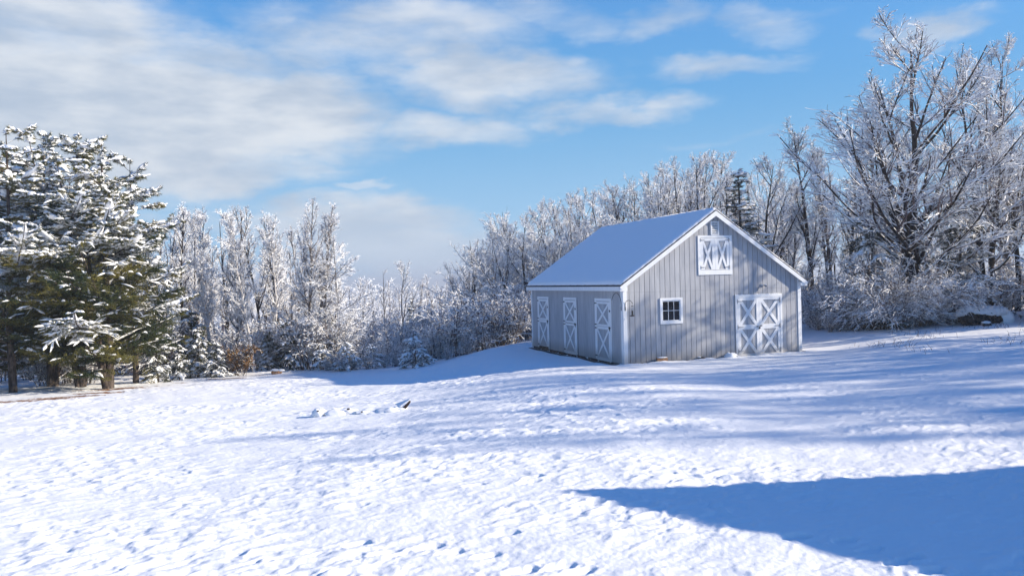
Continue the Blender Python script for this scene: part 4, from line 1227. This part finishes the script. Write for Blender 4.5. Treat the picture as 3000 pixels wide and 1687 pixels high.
    for px, d, yt in [(2300, 55, 500), (2360, 58, 520), (2420, 56, 500), (2480, 60, 520), (2540, 55, 540), (2600, 58, 560), (2660, 60, 560), (2720, 56, 560), (2780, 60, 540), (2840, 54, 500), (2900, 58, 430), (2960, 50, 300), (3010, 55, 250),
                      (3060, 46, 150), (2330, 66, 540), (2450, 68, 560), (2570, 70, 580), (2700, 72, 580), (2830, 70, 540), (2950, 66, 430), (2310, 48, 560), (2760, 50, 560), (2930, 45, 330), (2270, 62, 500), (2980, 41, 140)]:
        tree((airy + rounds[:4])[n % 8], px, d, yt + R_.uniform(-25, 25), name='bare_tree', label=oak_wood(px, d), group='trees of the wood behind the oak'); n += 1
    # trees beyond the right edge: they reach in over the rocks and shade the field and the barn front
    # they stand in loose lines, so their shadows sweep over the snow in long bands with sunny gaps
    side = [(rounds[0], 21.8, 29.4, 11.5), (talls[2], 25.0, 31.4, 13.5), (talls[2], 29.5, 27.6, 12.0), (talls[3], 24.8, 37.5, 13.5), (rounds[5], 24.5, 25.4, 10.5)]
    for k, (lane, x, h) in enumerate([(25.2, 50, 21), (23.2, 44, 19), (21.6, 56, 25), (20.4, 46, 21), (19.0, 54, 25), (17.8, 47, 21), (16.6, 54, 25), (15.5, 49, 20), (22.5, 66, 30), (24.0, 60, 27)]):
        side.append((sparse[k % 3], x, lane - .085 * (x - 5), h))
    for x, y, h in [(50.0, 12.6, 17.0)]:
        put_tree(CONI, spruce, x, y, h / 10, R_.random() * 6.28, name='spruce_tree', label='tall snowy spruce beyond the right edge of the picture', cat='tree', group='spruces along the right side of the field')
    for me, x, y, h in side:
        put_tree(TREE, me, x, y, h / 10, R_.random() * 6.28, name='bare_tree', label='bare snowy tree beyond the right edge of the picture', cat='tree', group='trees along the right side of the field')
    # ---- shrubs -------------------------------------------------------------------------
    x, y = at(2560, 35.5)
    put_tree(BUSH, weep, x + .6, y, .85, .4, name='drooping_bush', label='big snow bowed bush with pale arching twigs between barn and oak', cat='bush')
    for px, d, h, lb in [(2690, 35.8, .5, 'snow bowed bush under the oak beside the big pale bush'), (2440, 37.5, .7, 'snow bowed bush nearest the right corner of the barn'), (2790, 36.5, .6, 'snow bowed bush behind the rock heap')]:
        x, y = at(px, d); put_tree(BUSH, weep, x, y, h, R_.random() * 6, name='drooping_bush', label=lb, cat='bush', group='snow bowed bushes')
    for i, (px, d, h, lb) in enumerate([(1213, 40.5, .86, 'snow draped sapling pine at the far edge of the field, left of the barn shadow'), (1010, 41.8, .72, 'low snow draped pine with an upright tip left of the larger one'),
                                        (940, 42.5, .62, 'small snow draped pine nearest the arching tree'), (1085, 42.5, .62, 'smallest snow draped pine between its two larger neighbours')]):
        x, y = at(px, d); put_tree(CONI, sapling[i % 2], x, y, h, R_.random() * 6, name='sapling_pine', label=lb, cat='small pine', group='snow draped young pines')
    for i, (px, d, h, lb) in enumerate([(455, 37.5, .75, 'low green snowy evergreen beside the big pines'), (520, 38.8, .55, 'low snowy evergreen second from the big pines'), (575, 41, .85, 'taller snowy evergreen in front of the twin birch'),
                                        (628, 40.2, .6, 'snowy evergreen left of the orange leaved sapling'), (560, 44, 1.15, 'snow laden evergreen standing behind the twin birch'), (842, 43.2, .9, 'snowy evergreen between the leaning birch and the grey twin trunks'),
                                        (780, 43.6, .7, 'snowy evergreen right behind the leaning birch'), (1005, 44, .45, 'snowy evergreen at the foot of the arching tree')]):
        x, y = at(px, d); put_tree(CONI, low_ever[i % 2], x, y, h, R_.random() * 6, name='low_evergreen', label=lb, cat='evergreen bush', group='snowy evergreen bushes')
    # orange leaved sapling
    rng = np.random.default_rng(9)
    st = bush(690, 1.7, stems=10, spread=.5, L2=8, L3=4, snow=.004, droop=.0)
    x, y = at(700, 40.8)
    E = put_tree(BUSH, st, x, y, 1.0, 0, name='oak_sapling', label='sapling still holding orange brown leaves at the foot of the leaning birch', cat='sapling')
    co = np.zeros(len(st[1].vertices) * 3, np.float32); st[1].vertices.foreach_get('co', co); co = co.reshape(-1, 3)
    pick = co[rng.integers(0, len(co), 3000)]; pick = pick[pick[:, 2] < 1.55]
    d = norm(rng.normal(size=(len(pick), 3))); s_ = norm(np.cross(d, rng.normal(size=d.shape)))
    v = np.stack([pick, pick + d * .05 + s_ * .028, pick + d * .11, pick + d * .05 - s_ * .028], 1).reshape(-1, 3)
    mesh_np('leaves', v, np.arange(len(v)).reshape(-1, 4), [MAT['dead_leaf']], E)
    # brush along the wood's edge: every bush its own object, copies share meshes
    def brush(lo, hi, n, d0, d1, s0, s1, me, label, group, name='bare_bush'):
        for i in range(n):
            px = lo + (hi - lo) * (i + R_.random()) / n; d = R_.uniform(d0, d1)
            x, y = at(px, d); u, v = barn_uv(x, y)
            if -1.5 < u < BW + 1.0 and -1 < v < BL + 1.0: continue
            q = ('left', 'middle', 'right')[min(2, int(3 * (px - lo) / (hi - lo)))]
            put_tree(BUSH, me[R_.randrange(len(me))], x, y, R_.uniform(s0, s1), R_.random() * 6.28, name=name, label=label + ', ' + q + ' third of them, ' + ('front' if d < (d0 + d1) / 2 else 'back'), cat='bush', group=group)
    brush(420, 1000, 26, 43, 50, .8, 1.5, bushes, 'snowy bare bush in the undergrowth of the left wood', 'bushes in the left wood')
    brush(-60, 430, 18, 39, 47, .7, 1.4, bushes, 'snowy bare bush under the big pines', 'bushes under the pines')
    brush(940, 1330, 26, 44, 62, .7, 1.25, bushes, 'snowy bare bush at the head of the valley', 'bushes at the head of the valley')
    brush(1240, 1600, 26, 41, 54, .8, 1.6, bushes, 'snowy bare bush left of the barn', 'bushes left of the barn')
    brush(2340, 3050, 24, 38.5, 45, .7, 1.35, bushes, 'snowy bare bush in the undergrowth beneath the oak', 'bushes beneath the oak')
    brush(3080, 3700, 16, 33, 42, 1.2, 2.2, bushes, 'snowy bare bush beyond the right edge of the picture', 'bushes beyond the right edge')
    brush(1600, 2350, 16, 46, 54, 1.0, 2.0, bushes, 'snowy bare bush in the wood behind the barn', 'bushes behind the barn')
    brush(930, 1420, 16, 41.5, 44, .5, .8, weeds, 'low snowy weed clump at the far edge of the field', 'weed clumps at the far edge', 'weed_clump')
    brush(2380, 2760, 12, 36, 38, .45, .8, weeds, 'low snowy weed clump at the edge of the right wood', 'weed clumps by the right wood', 'weed_clump')
    # ---- far wood across the valley floor: one mass -----------------------------------------
    low = []
    for i in range(3):
        rng = np.random.default_rng(900 + i); n = 6
        P0 = np.zeros((1, n, 3)); P0[0, :, 2] = np.linspace(0, 10, n); P0[0, :, 0] = rng.normal(0, .12, n)
        R0_ = (.14 * (1 - np.linspace(0, 1, n)) + .03)[None]
        P1, R1 = kids(rng, P0, R0_, 16, .2, .97, .7, .15, lambda t, pl, g: 4.2 * (1.2 - t), 4, .12, .08, .6, .02, spiral=True)
        P2, R2 = kids(rng, P1, R1, 7, .1, 1, .7, .2, lambda t, pl, g: pl * .5 * g.uniform(.5, 1.2, len(t)), 3, .06, .12, .7, .015)
        P3, R3 = kids(rng, P2, R2, 5, .1, 1, .7, .2, lambda t, pl, g: pl * .5 * g.uniform(.5, 1.2, len(t)), 2, .06, .12, .8, .012)
        low.append(join([tubes(P0, R0_, 4, 0, 2), tubes(P1, R1, 4, .03, .2), tubes(P2, R2, 3, .025, .1), tubes(P3, R3, 3, .02, .1)]))
    parts = []; rng = np.random.default_rng(31)
    for i in range(260):
        d = 125 + 330 * rng.random() ** 1.3; a = rng.uniform(-.36, .02) if i % 4 else rng.uniform(-.6, .12)
        x, y = d * a, d
        v, f, m = low[i % 3]; th = rng.random() * 6.28; s = rng.uniform(.75, 1.25)
        c, sn = cos(th), sin(th)
        w = np.stack([(v[:, 0] * c - v[:, 1] * sn) * s * 1.2 + x, (v[:, 0] * sn + v[:, 1] * c) * s * 1.2 + y, v[:, 2] * s + tz(x, y)], 1)
        parts.append((w, f, m))
    o = mesh_np('far_wood', *(lambda q: (q[0], q[1], [MAT['twig'], SNOW], None, q[2]))(join(parts)))
    tag(o, 'pale leafless wood filling the misty valley floor', 'wood', kind='stuff')
    # dry stalks poking through the snow
    rng = np.random.default_rng(44); P = []
    for k in range(60):
        if k % 3 == 0: cx, cy = rng.uniform(12.5, 20), rng.uniform(26, 33); 
        for q in range(3):
            x, y = cx + rng.normal(0, .35), cy + rng.normal(0, .35); z = tz(x, y)
            d = np.array([rng.normal(0, .5), rng.normal(0, .3), 1]); d /= np.linalg.norm(d); L = rng.uniform(.10, .30)
            P.append([[x, y, z - .03], [x + d[0] * L * .5, y + d[1] * L * .5, z + d[2] * L * .55], [x + d[0] * L * 1.1, y + d[1] * L * 1.1, z + d[2] * L * .95]])
    P = np.array(P); v, f, m = tubes(P, np.full(P.shape[:2], .006), 3, 0, 2)
    tag(mesh_np('dry_stalks', v, f, [MAT['twig']]), 'thin dry stalks sticking out of the snow before the rock heap', 'stalks', kind='stuff')
    # log lying at the foot of the grey twin trunks
    x, y = at(798, 41.0); z = tz(x, y)
    E = empty('log', (x, y, z), .3); E.scale = (.72,) * 3; tag(E, 'thick snow capped log lying at the edge of the left wood', 'log')
    mb = MB(); mb.tube([(-.18, -.10, .11), (.05, 0, .13), (.45, .3, .12)], [.13, .14, .12], MAT['log'], 14); mb.build('wood', E)
    mb = MB(); mb.blob((0, 0, .27), (.30, .17, .09), SNOW, 3, .25, 16, 9); mb.blob((.42, .2, .22), (.26, .17, .09), SNOW, 5, .25, 16, 9); mb.build('snow_cap', E, True)


build_plants()


# ------------------------------------------------------------------ house beyond the right edge (its gable throws the near shadow)
def build_house():
    # mono-pitch roof: tall side faces the field, roof falls away behind it
    H, w, ln = 5.8, 6.6, 13.0
    ax, ay = .62 + 2.26 * H, 11.62 - .19 * H
    rz = atan(.07)
    E = empty('house', (ax, ay, 0), rz)
    tag(E, 'grey board house with a snowy single slope roof beyond the right edge of the field', 'house')
    dz = .425 * w
    mb = MB(); o = .25
    mb.prism([(0.2, -o, -.5), (0.2, -w + o, -.5), (0.2, -w + o, H - dz + .02), (0.2, -o, H - .25)], (ln - .4, 0, 0), MAT['siding']); mb.build('wall', E)
    mb = MB(); mb.prism([(0, 0, H - .12), (0, -w, H - dz - .12), (0, -w, H - dz - .05), (0, 0, H - .05)], (ln, 0, 0), MAT['shingle']); rf = mb.build('roof', E)
    mb = MB(); mb.prism([(.02, -.02, H - .049), (.02, -w + .02, H - dz - .049), (.02, -w + .02, H - dz + .04), (.02, -.02, H + .02)], (ln - .04, 0, 0), MAT['snow']); mb.build('snow', rf)
    for k, (u, z) in enumerate([(u, z) for z in (1.0, 3.6) for u in (2.2, 6.0, 9.8)]):
        mb = MB(); y = -o + .001; wt = MAT['white']
        mb.box((u - .55, y, z), (u - .45, y + .04, z + 1.3), wt); mb.box((u + .45, y, z), (u + .55, y + .04, z + 1.3), wt)
        mb.box((u - .45, y, z), (u + .45, y + .045, z + .1), wt); mb.box((u - .45, y, z + 1.2), (u + .45, y + .04, z + 1.3), wt); mb.box((u - .45, y, z + .62), (u + .45, y + .035, z + .67), wt)
        f = mb.build('window', E)
        mb = MB(); mb.box((u - .45, y, z + .1), (u + .45, y + .012, z + 1.2), MAT['glass']); mb.build('pane', f)


build_house()


def build_haze():
    m = bpy.data.materials.new('haze_air'); m.use_nodes = True
    t = m.node_tree; t.nodes.clear()
    v = t.nodes.new('ShaderNodeVolumePrincipled'); o = t.nodes.new('ShaderNodeOutputMaterial')
    v.inputs['Color'].default_value = (.86, .91, 1.0, 1); v.inputs['Density'].default_value = HAZE; v.inputs['Anisotropy'].default_value = .2
    t.links.new(v.outputs[0], o.inputs[1])
    mb = MB(); mb.box((-9500, -9500, -90), (9500, 9500, 24), m)
    tag(mb.build('haze'), 'thin pale winter haze lying over field, woods and valley', 'haze', kind='stuff')


HAZE = 0.0009
if HAZE: build_haze()
